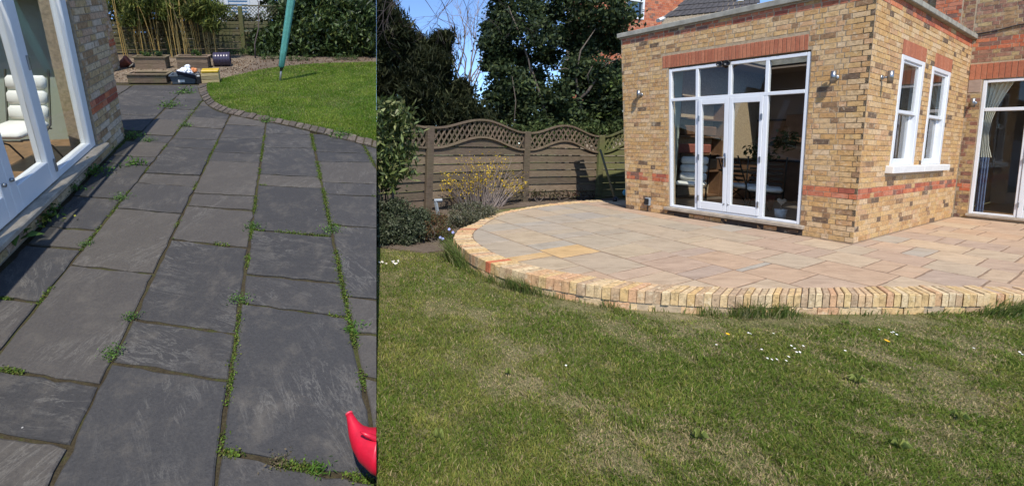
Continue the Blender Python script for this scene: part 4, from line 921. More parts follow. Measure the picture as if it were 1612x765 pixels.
for i in range(4):
    A, B = PB[i], PB[i+1]; L = np.linalg.norm(B-A); X = (B-A)/L; fr = Frame(A, X, np.array([X[1], -X[0], 0]), UP)
    mt = M_FENCEG if i == 3 else M_FENCE
    x0, x1 = .10, L-.10; t = lambda x: (x-x0)/(x1-x0)
    ze = lambda x: PT[i]+(PT[i+1]-PT[i])*t(x)
    bell = lambda x: math.sin(math.pi*min(1, max(0, t(x))))**2
    zt = lambda x: ze(x)-.03+.24*bell(x); zb = lambda x: ze(x)-.46+.27*bell(x)
    if i == 0:                                                        # only the part beside the terrace
        for k in range(200):
            if seam(fr(x0, 0, 1)) > .03: break
            x0n = x0+.02; x0 = x0n
        t0 = x0; t = lambda x, a=.10, b=x1: (x-a)/(b-a); 
        if x0 > x1-.2: continue
    xs = np.linspace(x0, x1, 25)
    for fz, nm, y in ((zt, 'top_rail', .022), (zb, 'trellis_rail', .024)):
        R4 = [[fr(x, y-.03, fz(x)-.022), fr(x, y+.03, fz(x)-.022), fr(x, y+.03, fz(x)+.022), fr(x, y-.03, fz(x)+.022)] for x in xs]
        G().rings(R4).build(nm, mt, fence)
    H_ = .19
    n = 9; z = .06
    for k in range(13):
        za, zb_ = z+k*H_+.02, z+(k+1)*H_+.004
        # stretch of the board that lies under the trellis rail
        ok = [x for x in xs if zb(x)-.02 > za+.04]
        if not ok: continue
        run = np.linspace(min(ok), max(ok), 13); off = 0.
        R4 = []
        for x in run:
            zz = min(zb_, zb(x)-.01); R4.append([fr(x, off+.004, za), fr(x, off+.022, za+.0), fr(x, off-.006, max(za+.01, zz)), fr(x, off-.018, max(za+.01, zz))])
        G().rings(R4).build('board', mt, fence)
    for q in (.27, .5, .73):
        x = .10+q*(x1-.10)
        if x < x0: continue
        G().box(fr, x-.025, x+.025, -.04, -.02, .05, zb(x)-.02).build('batten', mt, fence)
    for sgn in (1, -1):
        for k in range(-8, 40):
            xa = .10+k*.155; pts = []
            for s_ in np.linspace(0, 1.2, 50):
                x = xa+s_*.72; z_ = (PT[i]-.55+s_) if sgn > 0 else (PT[i]+.35-s_)
                if x0 < x < x1 and zb(x)+.01 < z_ < zt(x)-.005: pts.append((x, z_))
            if len(pts) < 4: continue
            (xa_, za_), (xb_, zb2) = pts[0], pts[-1]; dv = unit(np.array([xb_-xa_, zb2-za_])); nv = np.array([-dv[1], dv[0]])*.020
            y = .012 if sgn > 0 else -.004
            q = [(xa_+nv[0], za_+nv[1]), (xa_-nv[0], za_-nv[1]), (xb_-nv[0], zb2-nv[1]), (xb_+nv[0], zb2+nv[1])]
            G().prism([fr(a, y-.006, b) for a, b in q], [fr(a, y+.006, b) for a, b in q]).build('lath', mt, fence)
    G().box(fr, x0, x1, -.05, -.03, .0, .06).build('gravel_board', mt, fence)
# leaning pole, toy
pa = at_z(968, 317, PATIO); pbp = at_d(945, 236, pix(pa)[2]+.55)
t = thing('leaning_pole', 'long wooden pole with a dark rubber foot leaning against the fence', 'pole', pa)
G().tube([pa+UP*.05, pbp], [.028, .024], 10).build('shaft', M_FENCEL, t, True)
fp = Frame(pa, U1, -U2, UP); G().lathe(fp, [(0, 0), (.05, 0), (.055, .05), (.04, .1), (0, .11)], 12, False).build('foot', M_BLACK, t, True)
pt = at_z(988, 321, PATIO); t = thing('bubble_toy', 'small plastic garden toy, blue disc on a bright orange stick beside the wall', 'toy', pt)
ft = Frame(pt, unit(np.array([CR[0], CR[1], 0])), -unit(np.array([CF[0], CF[1], 0])), UP)
G().tube([ft(.03, .03, .03), ft(-.02, .02, .14), ft(-.04, 0, .2)], [.028, .024, .018], 8).build('handle', M_ORANGE, t, True)
fd = Frame(ft(-.06, .0, .26), ft.X, ft.Z, ft.Y); G().lathe(fd, [(0, -.02), (.06, -.02), (.075, 0), (.06, .02), (.03, .03), (0, .03)], 16, False).build('disc', M_BLUEPL, t, True)
fd = Frame(ft(.05, -.03, .24), ft.X, ft.Z, ft.Y); G().lathe(fd, [(0, -.02), (.07, -.02), (.085, 0), (.07, .02), (0, .02)], 16, False).build('rear_disc', M_PURPLE, t, True)
G().box(ft, -.02, .09, -.05, .0, .0, .05, .01).build('base', M_ORANGE, t)
# ================================================================== SHRUBS OF THE FLOWER BED
def shrub(name, label, cat, base, blobs, n, leaves, spread, size, cols, mat=None, stems=6, elong=2.2, clip=0, droop=0., group=None, shell=.5):
    t = thing(name, label, cat, base, group)
    g = G(); base = np.array(base)
    for k in range(stems):
        c, r = blobs[k % len(blobs)]; tip = np.array(c)+RNG.normal(size=3)*r*.4; mid = (base+tip)/2+RNG.normal(size=3)*r*.2
        b0 = base+np.array([RNG.uniform(-.08, .08), RNG.uniform(-.05, .05), 0])
        if clip and min(seam(tip)*clip, seam(mid)*clip, seam(b0)*clip) < .03: continue
        g.tube([b0, mid, tip], [.018, .012, .005], 5, False)
    g.build('stem', M_BARK, t)
    foliage('foliage', clumps(blobs, n, leaves, spread, shell), size, cols, mat or M_LEAF, t, elong, droop, clip=clip); return t
SAGE = [(.085, .10, .055), (.11, .125, .075), (.065, .08, .04), (.14, .15, .095), (.05, .065, .03)]
b = at_z(622, 384, 0); dd = pix(b)[2]
shrub('sage_shrub', 'dense rounded grey-green shrub at the edge of the bare soil bed', 'shrub', b, [(at_d(u, v, dd+o), r*dd/F) for u, v, r, o in ((602, 335, 26, .3), (625, 330, 24, .35), (645, 348, 20, .2), (612, 358, 24, .0), (637, 368, 17, .0), (598, 372, 16, -.1), (655, 362, 12, .1), (660, 342, 12, .3))], 55, 26, .055, .05, SAGE, clip=1, shell=.65)
b = at_z(686, 382, 0); dd = pix(b)[2]
shrub('heather', 'low rusty brown heather between the two grey-green shrubs', 'shrub', b, [(at_d(u, v, dd+o), r*dd/F) for u, v, r, o in ((668, 362, 14, 0), (684, 358, 17, .1), (698, 366, 13, 0), (675, 343, 10, .3), (692, 345, 12, .3))], 40, 26, .035, .028, [(.16, .085, .04), (.20, .11, .05), (.10, .10, .04), (.13, .06, .035), (.14, .13, .06), (.09, .10, .045)], shell=.6)
b = at_z(738, 360, 0); dd = pix(b)[2]
shrub('lavender_bush', 'pale silvery green bush beside the curved brick edging', 'shrub', b, [(at_d(u, v, dd+o), r*dd/F) for u, v, r, o in ((722, 335, 17, .3), (742, 330, 17, .35), (760, 338, 14, .2), (735, 347, 17, .0), (712, 350, 14, 0), (752, 350, 12, 0), (770, 332, 9, .4))], 48, 26, .045, .042, [(.15, .15, .09), (.19, .185, .12), (.11, .115, .06), (.09, .10, .045), (.13, .11, .065), (.22, .21, .15)], elong=3.2, shell=.6)
b = at_z(722, 384, 0); dd = pix(b)[2]
shrub('ground_cover', 'low fresh green leafy patch with pale blue flowers by the edging', 'plant', b, [(at_d(u, v, dd), r*dd/F) for u, v, r in ((712, 381, 8), (722, 384, 8), (706, 388, 7), (726, 374, 6))], 22, 16, .04, .05, [(.08, .14, .03), (.11, .17, .04), (.06, .10, .025)], stems=2, shell=.3)
for k, (u, v) in enumerate(((707, 361), (713, 366), (697, 376), (693, 374))):
    p = at_d(u, v, dd-.12); t = thing('blue_flower', ['upper left pale blue flower beside the brick edging', 'pale blue flower closest to the brick edging', 'lower pale blue flower over the bare soil', 'pale blue flower left of its neighbour above the soil'][k], 'flower', (p[0], p[1], 0), 'pale blue flowers by the patio edging')
    for j in range(5):
        a = j*1.257; q = p+.012*(math.cos(a)*CR+math.sin(a)*UP); G().lathe(Frame(q, CR, UP, -CF), [(0, 0), (.010, .003), (.007, .005), (0, .006)], 7, False).build('petal', M_PETALB, t)
    G().tube([np.array([p[0], p[1], 0]), p], .003, 4).build('stalk', M_BARK, t)
b = at_z(690, 346, 0); dd = pix(b)[2]; t = thing('bent_pipe', 'grey square pipe standing in the bed, bent at its top to the right', 'pipe', b)
q0 = at_d(691, 345, dd); q1 = at_d(685.5, 316, dd); q2 = at_d(696, 315.5, dd)
G().tube([np.array([q0[0], q0[1], -.05]), q0, q1+np.array([0, 0, .0])], .033, 4).build('upright', M_GREYP, t); G().tube([q1-UP*.0-CR*.025, q2], .034, 4).build('elbow', M_GREYP, t)
# forsythia
def fence_front(u, v, off):
    d = ray(u, v); best = None
    for i in (0, 1, 2):
        A, B = PB[i], PB[i+1]; X = unit(B-A); n_ = np.array([X[1], -X[0], 0]); k = ((A+n_*off-O)@n_)/(d@n_); P = O+d*k; tt = (P-A)@X/np.linalg.norm(B-A)
        if -.02 <= tt <= 1.02: return P
    return O+d*10
b = at_z(772, 322, 0); dd = pix(b)[2]-.25; t = thing('forsythia_bush', 'sparse bush of thin stems dotted with yellow blossom against the fence', 'shrub', b)
g = G(); pts = []
for k in range(120):
    u, v = RNG.uniform(694, 834), RNG.uniform(238, 300)
    if (u-765)**2/72**2+(v-300)**2/64**2 > 1: v = 300-RNG.uniform(0, 30)
    tip = fence_front(u, v, RNG.uniform(.12, .45)); fb_ = fence_front(755+(u-755)*.45, 318, RNG.uniform(.2, .35)); b0 = np.array([fb_[0], fb_[1], 0]); mid = b0*.45+tip*.55+np.array([0, 0, .12])+RNG.normal(size=3)*.05
    cv = smooth_curve([b0, mid, tip], 5); g.tube(cv, list(np.linspace(.008, .003, len(cv))), 4, False)
    for q in cv[4:]:
        if RNG.random() < .62: pts += [q+RNG.normal(size=3)*.035 for _ in range(RNG.integers(1, 5))]
g.build('stem', M_TWIG, t); foliage('blossom', np.array(pts), .042, [(.68, .45, .02), (.58, .38, .015), (.70, .50, .06), (.40, .30, .03)], M_LEAF, t, 1.5)
# little plants at the fence foot
for k, (u0, u1, lb) in enumerate(((835, 860, 'dark climbing plant at the foot of the fence, nearest the yellow bush'), (868, 900, 'small dark plant at the fence foot further along'), (900, 935, 'reddish leafy weed at the fence foot beside the green post'))):
    b = fence_front((u0+u1)/2, 314, .15)*np.array([1, 1, 0]); dd = pix(b)[2]
    shrub('fence_plant', lb, 'plant', b, [(fence_front(u, v, .12), 7*dd/F) for u, v in ((u0+4, 306), ((u0+u1)/2, 303), (u1-4, 307))], 7, 8, .06, .06, [(.05, .055, .025), (.08, .07, .03), (.09, .05, .035)] if k != 2 else [(.12, .06, .04), (.07, .07, .03)], stems=3, group='small plants along the fence foot')
# laurel at the terrace edge
b = at_z(607, 372, 0); b = b+CR*.05; dd = 6.6
shrub('laurel_shrub', 'glossy broad-leaved evergreen shrub rising in front of the fence, left side', 'shrub', b, [(at_d(u, v, dd+o), r*dd/F) for u, v, r, o in ((604, 172, 16, 0), (625, 183, 20, 0), (600, 196, 18, .1), (632, 206, 14, 0), (607, 222, 20, 0), (630, 236, 15, .1), (604, 250, 20, 0), (628, 262, 16, 0), (606, 282, 14, 0))], 22, 16, .10, .135, [(.085, .12, .03), (.14, .17, .05), (.055, .08, .025), (.24, .25, .10), (.04, .06, .02)], M_GLOSSLEAF, 7, 3.2, clip=1, droop=.5, shell=.55)
# ================================================================== TREES BEYOND THE FENCE
t = thing('conifer_tree', 'very dark drooping evergreen tree filling the sky left of the gap', 'tree', (1.6, 12.6, 0))
g = G(); g.tube([(1.6, 12.9, -.1), (1.5, 12.9, 2.0), (1.3, 12.8, 3.6)], [.16, .12, .04], 8); g.build('trunk', M_BARK, t)
cb = pb([(598, 12, 18), (612, 30, 18), (632, 52, 20), (652, 72, 20), (672, 88, 20), (600, 35, 26), (618, 62, 26), (602, 90, 34), (640, 85, 26), (630, 120, 38), (665, 105, 30), (692, 78, 9), (697, 62, 6), (690, 98, 20), (604, 140, 34), (660, 145, 36), (700, 135, 30), (725, 150, 22), (690, 175, 34), (735, 178, 26), (755, 190, 20), (640, 180, 36), (605, 190, 30), (715, 200, 22), (760, 205, 14), (660, 205, 25), (615, 215, 20)], 12.4, .45)
P = clumps(cb, 120, 20, .13, .25)
foliage('foliage', P, .24, [(.018, .024, .009), (.024, .031, .012), (.038, .045, .017), (.013, .018, .007), (.065, .068, .028)], M_LEAF, t, 6.5, 1.1, clip=1, cl=1.5)
tips = clumps(cb[:4], 20, 3, .15, .9); foliage('dry_twigs', tips, .35, [(.05, .035, .025), (.03, .02, .016)], M_LEAF, t, 14, .6, kind='stuff', clip=1)
t = thing('oak_tree', 'large dense evergreen tree with forked pale trunk behind the fence and roof', 'tree', at_z(912, 300, 0)*np.array([1.3, 1.3, 0]))
ot = 14.6
g = G(); mk = lambda *uvd: [at_d(u, v, d) for u, v, d in uvd]
g.tube(mk((905, 290, ot), (908, 215, ot), (912, 150, ot-.2)), [.15, .13, .10], 8)
g.tube(mk((908, 160, ot-.7), (925, 145, ot-.8), (938, 125, ot-.9), (944, 98, ot-1.)), [.05, .045, .035, .015], 7)
g.tube(mk((911, 155, ot-.6), (906, 120, ot-.8), (914, 80, ot-.9), (938, 45, ot-.8)), [.04, .035, .025, .01], 7)
g.tube(mk((906, 115, ot-.8), (890, 108, ot-.9), (870, 112, ot-.9)), [.022, .018, .01], 6); g.tube(mk((940, 112, ot-1), (956, 100, ot-1.1), (975, 92, ot-1.1)), [.022, .016, .008], 6)
g.tube(mk((927, 132, ot-1), (925, 118, ot-1.1), (935, 100, ot-1.1)), [.018, .014, .008], 6); g.tube(mk((808, 205, ot-1.5), (812, 160, ot-1.4), (806, 120, ot-1.3)), [.018, .014, .008], 6); g.tube(mk((835, 118, ot-1.2), (832, 92, ot-1.2)), [.02, .01], 5)
g.tube(mk((905, 270, ot), (860, 180, ot-.5), (820, 60, ot-.6), (800, 10, ot-.6)), [.05, .04, .03, .01], 6)
g.build('trunk', M_BARK, t, True)
ob = pb([(790, 20, 24), (775, 45, 18), (800, 55, 30), (785, 85, 24), (775, 100, 14), (815, 90, 30), (795, 125, 28), (780, 150, 18), (815, 140, 26), (830, 20, 34), (850, 55, 32), (865, 15, 32), (900, 20, 36), (940, 15, 36), (970, 25, 30), (895, 60, 28), (860, 90, 24), (840, 125, 24), (935, 60, 26), (968, 65, 24), (975, 110, 16), (880, 150, 26), (850, 160, 26), (820, 175, 26), (895, 178, 26), (930, 175, 26), (960, 165, 24), (975, 145, 18), (950, 190, 20), (870, 190, 22), (790, 180, 18), (915, 196, 18), (845, 195, 18), (980, 190, 12), (935, 112, 20), (905, 108, 20), (958, 122, 18), (918, 82, 20), (900, 135, 18), (930, 140, 16), (965, -20, 30), (900, -25, 34), (830, -20, 30), (790, -15, 18), (772, 70, 12)], ot, .8)
P = clumps(ob, 80, 17, .13, .35)
foliage('foliage', P, .15, [(.045, .068, .028), (.055, .08, .032), (.07, .095, .035), (.032, .048, .02), (.09, .11, .04), (.05, .072, .045)], M_LEAF, t, 1.9, .2, cl=1.1)
P = clumps([ob[i] for i in (27, 26, 25, 28, 31)], 26, 14, .12, .8); foliage('young_foliage', P, .14, [(.09, .13, .03), (.12, .15, .04), (.07, .11, .03)], M_LEAF, t, 1.9, .2)
t = thing('bare_tree', 'leafless tree with fine grey twigs against the blue gap of sky', 'tree', (4.6, 21, 0)); g = G(); tips = []
g.tube([(4.6, 21, 0), (4.5, 21, 3), (4.3, 21, 4.4)], [.2, .16, .12], 7)
for k in range(9): branchy(g, (4.3+RNG.uniform(-.5, .3), 21, 3.6+RNG.uniform(0, 1.4)), (RNG.uniform(-.9, .7), RNG.uniform(-.5, .5), 1), 2.2, .045, 3, .6, .25, tips, 3, 4)
g.build('branches', M_TWIG, t)
t = thing('overhanging_tree', 'bare dark twigs hanging into the top of the sky gap', 'tree', (.3, 15, 0)); g = G()
g.tube([(.3, 15, 0), (.3, 15, 4), (.3, 15, 7.5)], [.16, .13, .06], 7)
for u, v, du, dv in ((655, -25, .1, 1), (680, -25, .35, .9), (668, -30, -.5, .9), (720, -20, .6, 1), (725, -25, -.3, .9), (762, -20, .8, 1), (610, -15, -.1, 1), (635, -25, -.3, .8), (740, -30, -.5, .6)):
    p0 = at_d(u, v, 11); branchy(g, p0, CR*du-UP*dv*.8, 1.1, .011, 2, .5, -.05, None, 3, 3)
    g.tube([(.3, 15, 7.5), at_d(u, v-60, 12.5), p0], [.03, .015, .011], 4, False)
g.clip(1).build('branches', M_TWIGD, t)
t = thing('holly_hedge', 'mid-green leafy hedge just behind the trellis of the wooden fence', 'hedge', at_d(880, 260, 12.6)*np.array([1, 1, 0]))
foliage('foliage', clumps(pb([(790, 205, 16), (815, 210, 14), (850, 206, 16), (880, 208, 16), (905, 205, 16), (935, 207, 16), (965, 208, 16), (985, 205, 12), (770, 212, 12), (745, 210, 14), (720, 212, 14), (830, 222, 14), (900, 222, 16), (950, 224, 16), (860, 224, 16), (790, 222, 14), (750, 224, 12)], 12.7, .3), 40, 14, .12, .3), .12, [(.06, .09, .03), (.08, .11, .035), (.05, .07, .025), (.10, .12, .04)], M_LEAF, t, 1.9, .2, cl=1.5)
# neighbouring red house seen past the roof and through the tree
NF = Frame(at_d(1080, 232, 22)*np.array([1, 1, 0]), unit(U1*.2+U2*-.98), -unit(U1*.98+U2*.2), UP)
nh = thing('neighbour_house', 'red brick neighbouring house with white window and grey slate roof behind the extension', 'house', NF.o)
def nf_x(u, z): return min(np.linspace(-1.2, 7.5, 400), key=lambda x: abs(pix(NF(x, 0, z))[0]-u))
_z = min(np.linspace(2, 10, 200), key=lambda z: abs(pix(NF(nf_x(998, z), 0, z))[1]-30)); _xa, _xb = sorted((nf_x(984, _z), nf_x(1013, _z)))
NW = (_xa, _xb, _z, _z+1.7)
wall_core('wall', NF, -1.2, 7.5, 0, 10, [NW, (4.2, 5.2, 2.5, 4.2)], .3, M_MORTARD, nh)
nb = lay(NF, -1.2, 7.5, 2.4, 10, [NW, (4.2, 5.2, 2.5, 4.2)], .23, .12, lambda c, n, r: M_RED, False, 77)
raise_bricks(nh, nb, 'brick', 120)
for x0, x1, z0, z1 in (NW, (4.2, 5.2, 2.5, 4.2)):
    g = G(); g.box(NF, x0, x0+.1, -.1, .03, z0, z1); g.box(NF, x1-.1, x1, -.1, .03, z0, z1); g.box(NF, x0+.1, x1-.1, -.1, .028, z0, z0+.1); g.box(NF, x0+.1, x1-.1, -.1, .028, z1-.1, z1); g.box(NF, x0+.1, x1-.1, -.1, .027, (z0+z1)/2-.04, (z0+z1)/2+.04)
    wf = g.build('window', M_WHITE, nh); G().box(NF, x0+.1, x1-.1, -.06, -.05, z0+.1, z1-.1).build('pane', M_GLASSD, wf)
# slate lean-to roof with its white bargeboard
rd = 13.5; A_, B_, C_, D_ = at_d(1042, 30, rd+.8), at_d(1088, -6, rd+2.2), at_d(1192, -12, rd+2.2), at_d(1192, 14, rd+.8)
lr = thing('slate_roof', 'grey slate roof slope with a pale curved edge just above the parapet', 'roof', A_)
nrm = unit(np.cross(B_-A_, D_-A_)); nrm = nrm*np.sign(nrm[2])
for r_ in range(4):
    for c_ in range(16):
        f0, f1 = r_/4, (r_+1)/4+.04; e0, e1 = (c_+.5*(r_ % 2))/16, (c_+1+.5*(r_ % 2))/16-.006
        q = lambda e, f: (A_*(1-e)+D_*e)*(1-f)+(B_*(1-e)+C_*e)*f
        P4 = [q(e0, f0), q(e1, f0), q(e1, f1), q(e0, f1)]; lift = [nrm*.03, nrm*.03, nrm*.005, nrm*.005]
        G().prism([p+l for p, l in zip(P4, lift)], [p+l+nrm*.02 for p, l in zip(P4, lift)]).build('slate', M_SLATEROOF, lr)
G().prism([A_-UP*.6, D_-UP*.6, C_-UP*.6, B_-UP*.6], [A_, D_, C_, B_]).build('roof_body', M_MORTARD, lr)
cv = smooth_curve([at_d(1036, 33, rd+.7), at_d(1062, 22, rd+1.2), at_d(1078, 10, rd+1.8), at_d(1090, -8, rd+2.2)], 6); G().tube(cv, .07, 6).build('bargeboard', M_SILLW, lr)
G().tube([at_d(1165, 3, rd), at_d(1165, -12, rd)], [.09, .09], 10).build('roof_vent', M_WHITE, lr)
# hedge line closing the horizon behind everything
hp = []
for k in range(90): hp.append((np.array([RNG.uniform(-6, 60), RNG.uniform(30, 42), RNG.uniform(.5, 3.5)]), RNG.uniform(1.4, 2.4)))
foliage('far_trees', clumps(hp, 14, 8, .5), .6, GREEN_D, M_LEAF, None, 1.8, kind='stuff')
# ================================================================== LEFT GARDEN
def lframe(u, v, ang=0., dx=0., dy=0.):
    q = loc(u, v); f = Frame(Lp(q[0]+dx, q[1]+dy), LX, -LY, LN)
    return f.rot(ang) if ang else f
def lheight(x, y, v):
    for h in np.linspace(0, 4, 800):
        if pix(Lp(x, y, h))[1] < v: return h
    return 4.
def planter(u0, u1, v, h, dep, label, soil=.0):
    q0, q1 = loc(u0, v), loc(u1, v); W = np.linalg.norm(q1-q0); X = unit((q1-q0)[0]*LX+(q1-q0)[1]*LY)*SC; Y = unit(np.cross(X, LN))*SC
    c = (Lp(*q0)+Lp(*q1))/2; fr = Frame(c, X, Y, LN); t = thing('wooden_planter', label, 'planter', c, 'weathered wooden planter troughs')
    n = 2; bh = (h-.02)/n
    for k in range(n):
        G().box(fr, -W/2+.01, W/2-.01, -.022, 0, .01+k*bh, .006+(k+1)*bh, .004).build('board', M_PLANT, t); G().box(fr, -W/2+.01, W/2-.01, -dep, -dep+.022, .01+k*bh, .006+(k+1)*bh, .004).build('board', M_PLANT, t)
        for s in (-1, 1): G().box(fr, s*(W/2-.03)-.012, s*(W/2-.03)+.012, -dep+.024, -.024, .01+k*bh, .006+(k+1)*bh, .004).build('end_board', M_PLANT, t)
    for y in (-.035, -dep-.012): G().box(fr, -W/2-.02, W/2+.02, y, y+.05, h-.012, h+.016, .004).build('rim', M_PLANT, t)
    for s in (-1, 1): G().box(fr, s*W/2-.025, s*W/2+.022, -dep+.04, -.037, h-.012, h+.015, .004).build('rim', M_PLANT, t)
    G().box(fr, -W/2+.05, W/2-.05, -dep+.03, -.03, .01, h-.06-soil).build('soil', M_SOIL, t)
    return t, fr, W
p1 = planter(213, 263, 110, .25, .26, 'wooden planter trough by the bamboo, the one next to the terracotta pot')
p2 = planter(279, 329, 109, .25, .26, 'wooden planter trough by the bamboo, the one next to the black drum')
p3 = planter(201, 264, 132, .16, .30, 'low empty wooden planter trough at the far edge of the slate patio', .02)
for pl, xs_, lb in ((p1, -.12, 'leafy green plant growing in the planter beside the terracotta pot'), (p1, .12, 'second darker plant at the right end of the planter beside the terracotta pot'), (p2, .05, 'small yellow-green plant in the planter beside the black drum')):
    c = pl[1](xs_, -.13, .22); shrub('potted_plant', lb, 'plant', c, [(c+LN*.10, .09), (c+LN*.05+LX*.06, .07)], 12, 10, .035, .05, [(.07, .14, .03), (.05, .09, .025), (.10, .15, .03)] if xs_ < .1 else [(.04, .075, .03), (.05, .09, .03)], stems=3)
# terracotta pot lying on its side
f = lframe(200, 107); t = thing('terracotta_pot', 'terracotta pot tipped on its side beside the house corner', 'pot', f.o)
ax = unit(LX*.75+LN*.45-LY*.45*-1*.3); fb = Frame(f(-.03, 0, .10), unit(np.cross(LY, ax))*SC, unit(np.cross(ax, np.cross(LY, ax)))*SC, ax*SC)
G().lathe(fb, [(0, -.12), (.072, -.12), (.105, .07), (.12, .07), (.122, .115), (.108, .115), (.098, .06), (.066, -.10), (0, -.10)], 20, False).build('pot', M_TERRA, t, True)
f = lframe(207, 108); t = thing('pot_saucer', 'small grey saucer leaning against the tipped terracotta pot', 'saucer', f.o); fb = Frame(f(.02, .02, .05), LX*.8+LN*.6, -LY, LN*.8-LX*.6); G().lathe(fb, [(0, 0), (.05, 0), (.065, .025), (.06, .025), (.045, .006), (0, .006)], 18, False).build('dish', M_CONC, t, True)
# black drum lying on its side
q0, q1 = loc(337, 109), loc(363, 109); Wd = np.linalg.norm(q1-q0); f = lframe(350, 107); t = thing('black_drum', 'glossy black ribbed plastic drum lying on its side by the planters', 'drum', f.o)
fx = Frame(f(0, -.15, .155), -LY, LN, LX); pr = [(0, -Wd/2), (.148, -Wd/2)]
for k in range(7):
    a = -Wd/2+Wd*k/6; pr += [(.155, a+.004), (.155, a+.02), (.148, a+.026)] if k < 6 else []
pr += [(.155, Wd/2-.01), (.148, Wd/2), (.12, Wd/2), (.12, Wd/2-.03), (0, Wd/2-.03)]
G().lathe(fx, pr, 28, False).build('barrel', M_DRUM, t, True); G().tube([fx(0, .0, -Wd/2-.01), fx(0, 0, -Wd/2+.01)], .04, 12).build('bung', M_BLACK, t)
# recycling box with rubbish, crate
q0, q1 = loc(270, 132.5), loc(309, 132.5); W = np.linalg.norm(q1-q0); f = lframe(289.5, 132.5); t = thing('recycling_box', 'grey plastic recycling box full of rubbish on the far patio edge', 'box', f.o)
b_, tp = [], []
g = G().rings([[f(x*(W/2-.03), y, 0) for x, y in ((-1, -.02), (1, -.02), (1, -.26), (-1, -.26))], [f(x*W/2, y, .14) for x, y in ((-1, 0), (1, 0), (1, -.28), (-1, -.28))], [f(x*(W/2+.015), y, .14) for x, y in ((-1, .015), (1, .015), (1, -.295), (-1, -.295))], [f(x*(W/2+.015), y, .16) for x, y in ((-1, .015), (1, .015), (1, -.295), (-1, -.295))], [f(x*(W/2-.01), y, .16) for x, y in ((-1, -.01), (1, -.01), (1, -.27), (-1, -.27))], [f(x*(W/2-.04), y, .03) for x, y in ((-1, -.03), (1, -.03), (1, -.25), (-1, -.25))]]); g.build('tub', M_BIN, t)
G().box(f, -W*.2, W*.05, .001, .006, .03, .075, .002).build('sticker', M_SILLW, t)
def crumple(fr, c, r, mat, name, parent, n=10, sq=.7, seed=1):
    rr = np.random.default_rng(seed); bm = bmesh.new(); bmesh.ops.create_icosphere(bm, subdivisions=3, radius=1)
    for v in bm.verts:
        p = np.array(v.co); s = 1+.35*(fbm([p[0]*2+seed], [p[1]*2+p[2]], 1.3)[0]-.5)*2+rr.normal()*.05; v.co = Vector(p*s)
    o = mesh_obj(name, [fr(c[0]+v.co.x*r, c[1]+v.co.y*r*sq, c[2]+v.co.z*r*sq) for v in bm.verts], [tuple(v.index for v in fc.verts) for fc in bm.faces], mat, parent); bm.free(); return o
t = thing('rubbish_bag', 'crumpled white plastic bag piled on the recycling box', 'bag', f(.05, -.12, .16)); crumple(f, (.04, -.12, .2), .12, M_BAG, 'bag', t, seed=4); crumple(f, (.08, -.13, .29), .05, M_BAG, 'knot', t, seed=6)
t = thing('orange_packaging', 'crumpled orange packet beside the white bag on the recycling box', 'packet', f(.17, -.14, .16)); crumple(f, (.17, -.16, .21), .07, M_ORANGE, 'packet', t, seed=9)
t = thing('navy_lid', 'dark navy plastic lid resting across the front of the recycling box', 'lid', f(.0, -.0, .15)); fl = Frame(f(.07, .02, .14), unit(LX-LN*.25)*SC, -LY*.7+LN*.7, unit(LN+LX*.25)*SC); G().box(fl, -.16, .16, -.09, .09, 0, .018, .006).build('lid', M_NAVY, t)
q0, q1 = loc(318, 132.5), loc(346, 131.5); W = np.linalg.norm(q1-q0); X = unit((q1-q0)[0]*LX+(q1-q0)[1]*LY)*SC; f = Frame(Lp(*((q0+q1)/2)), X, unit(np.cross(X, LN))*SC, LN); t = thing('slatted_crate', 'pale slatted wooden crate with bright yellow top edge on the patio corner', 'crate', f.o)
for k in range(3): G().box(f, -W/2, W/2, -.012, 0, .01+k*.062, .065+k*.062, .003).build('slat', M_CRATE, t); G().box(f, -W/2, W/2, -.24, -.228, .01+k*.062, .065+k*.062, .003).build('slat', M_CRATE, t)
for s in (-1, 1): G().box(f, s*(W/2-.012)-.01, s*(W/2-.012)+.01, -.226, -.014, .01, .19, .003).build('end_panel', M_CRATE, t)
G().box(f, -W/2+.01, W/2-.0, -.245, .004, .197, .237, .006).build('yellow_lid', M_YELLOW, t)
f2 = Frame(f(-W/2-.045, .0, 0), f.X, f.Y, f.Z); t = thing('black_carton', 'small upright black carton with white label between box and crate', 'carton', f2.o); G().box(f2, -.035, .035, -.09, 0, .0, .19, .004).build('carton', M_BLACK, t); G().box(f2, -.025, .025, .0008, .003, .135, .165).build('label', M_SILLW, t)
# rotary washing line folded under its cover
q = loc(439.5, 129); b = Lp(*q); tilt = unit(LN+LX*.22)*SC; t = thing('rotary_clothes_line', 'folded rotary washing line in a tall teal cover standing on the lawn', 'clothes line', b)
G().tube([b-LN*.1, b+tilt*.33], .026, 10).build('pole', M_GALV, t, True)
g = G(); ct = [b+tilt*h for h in (.27, .30, .6, 1.1, 1.7, 2.2)]; rr = [.035, .052, .058, .064, .070, .06]; R6 = []
for c, r in zip(ct, rr): R6.append([c+r*(1+.12*math.sin(5*a))*(math.cos(a)*LX+math.sin(a)*LY) for a in np.linspace(0, 2*math.pi, 20, endpoint=False)])
g.rings(R6).build('cover', M_TEAL, t, True); G().tube([b+tilt*.20, b+tilt*.30+LX*.012], [.028, .054], 10).build('handle_collar', M_BLACK, t)
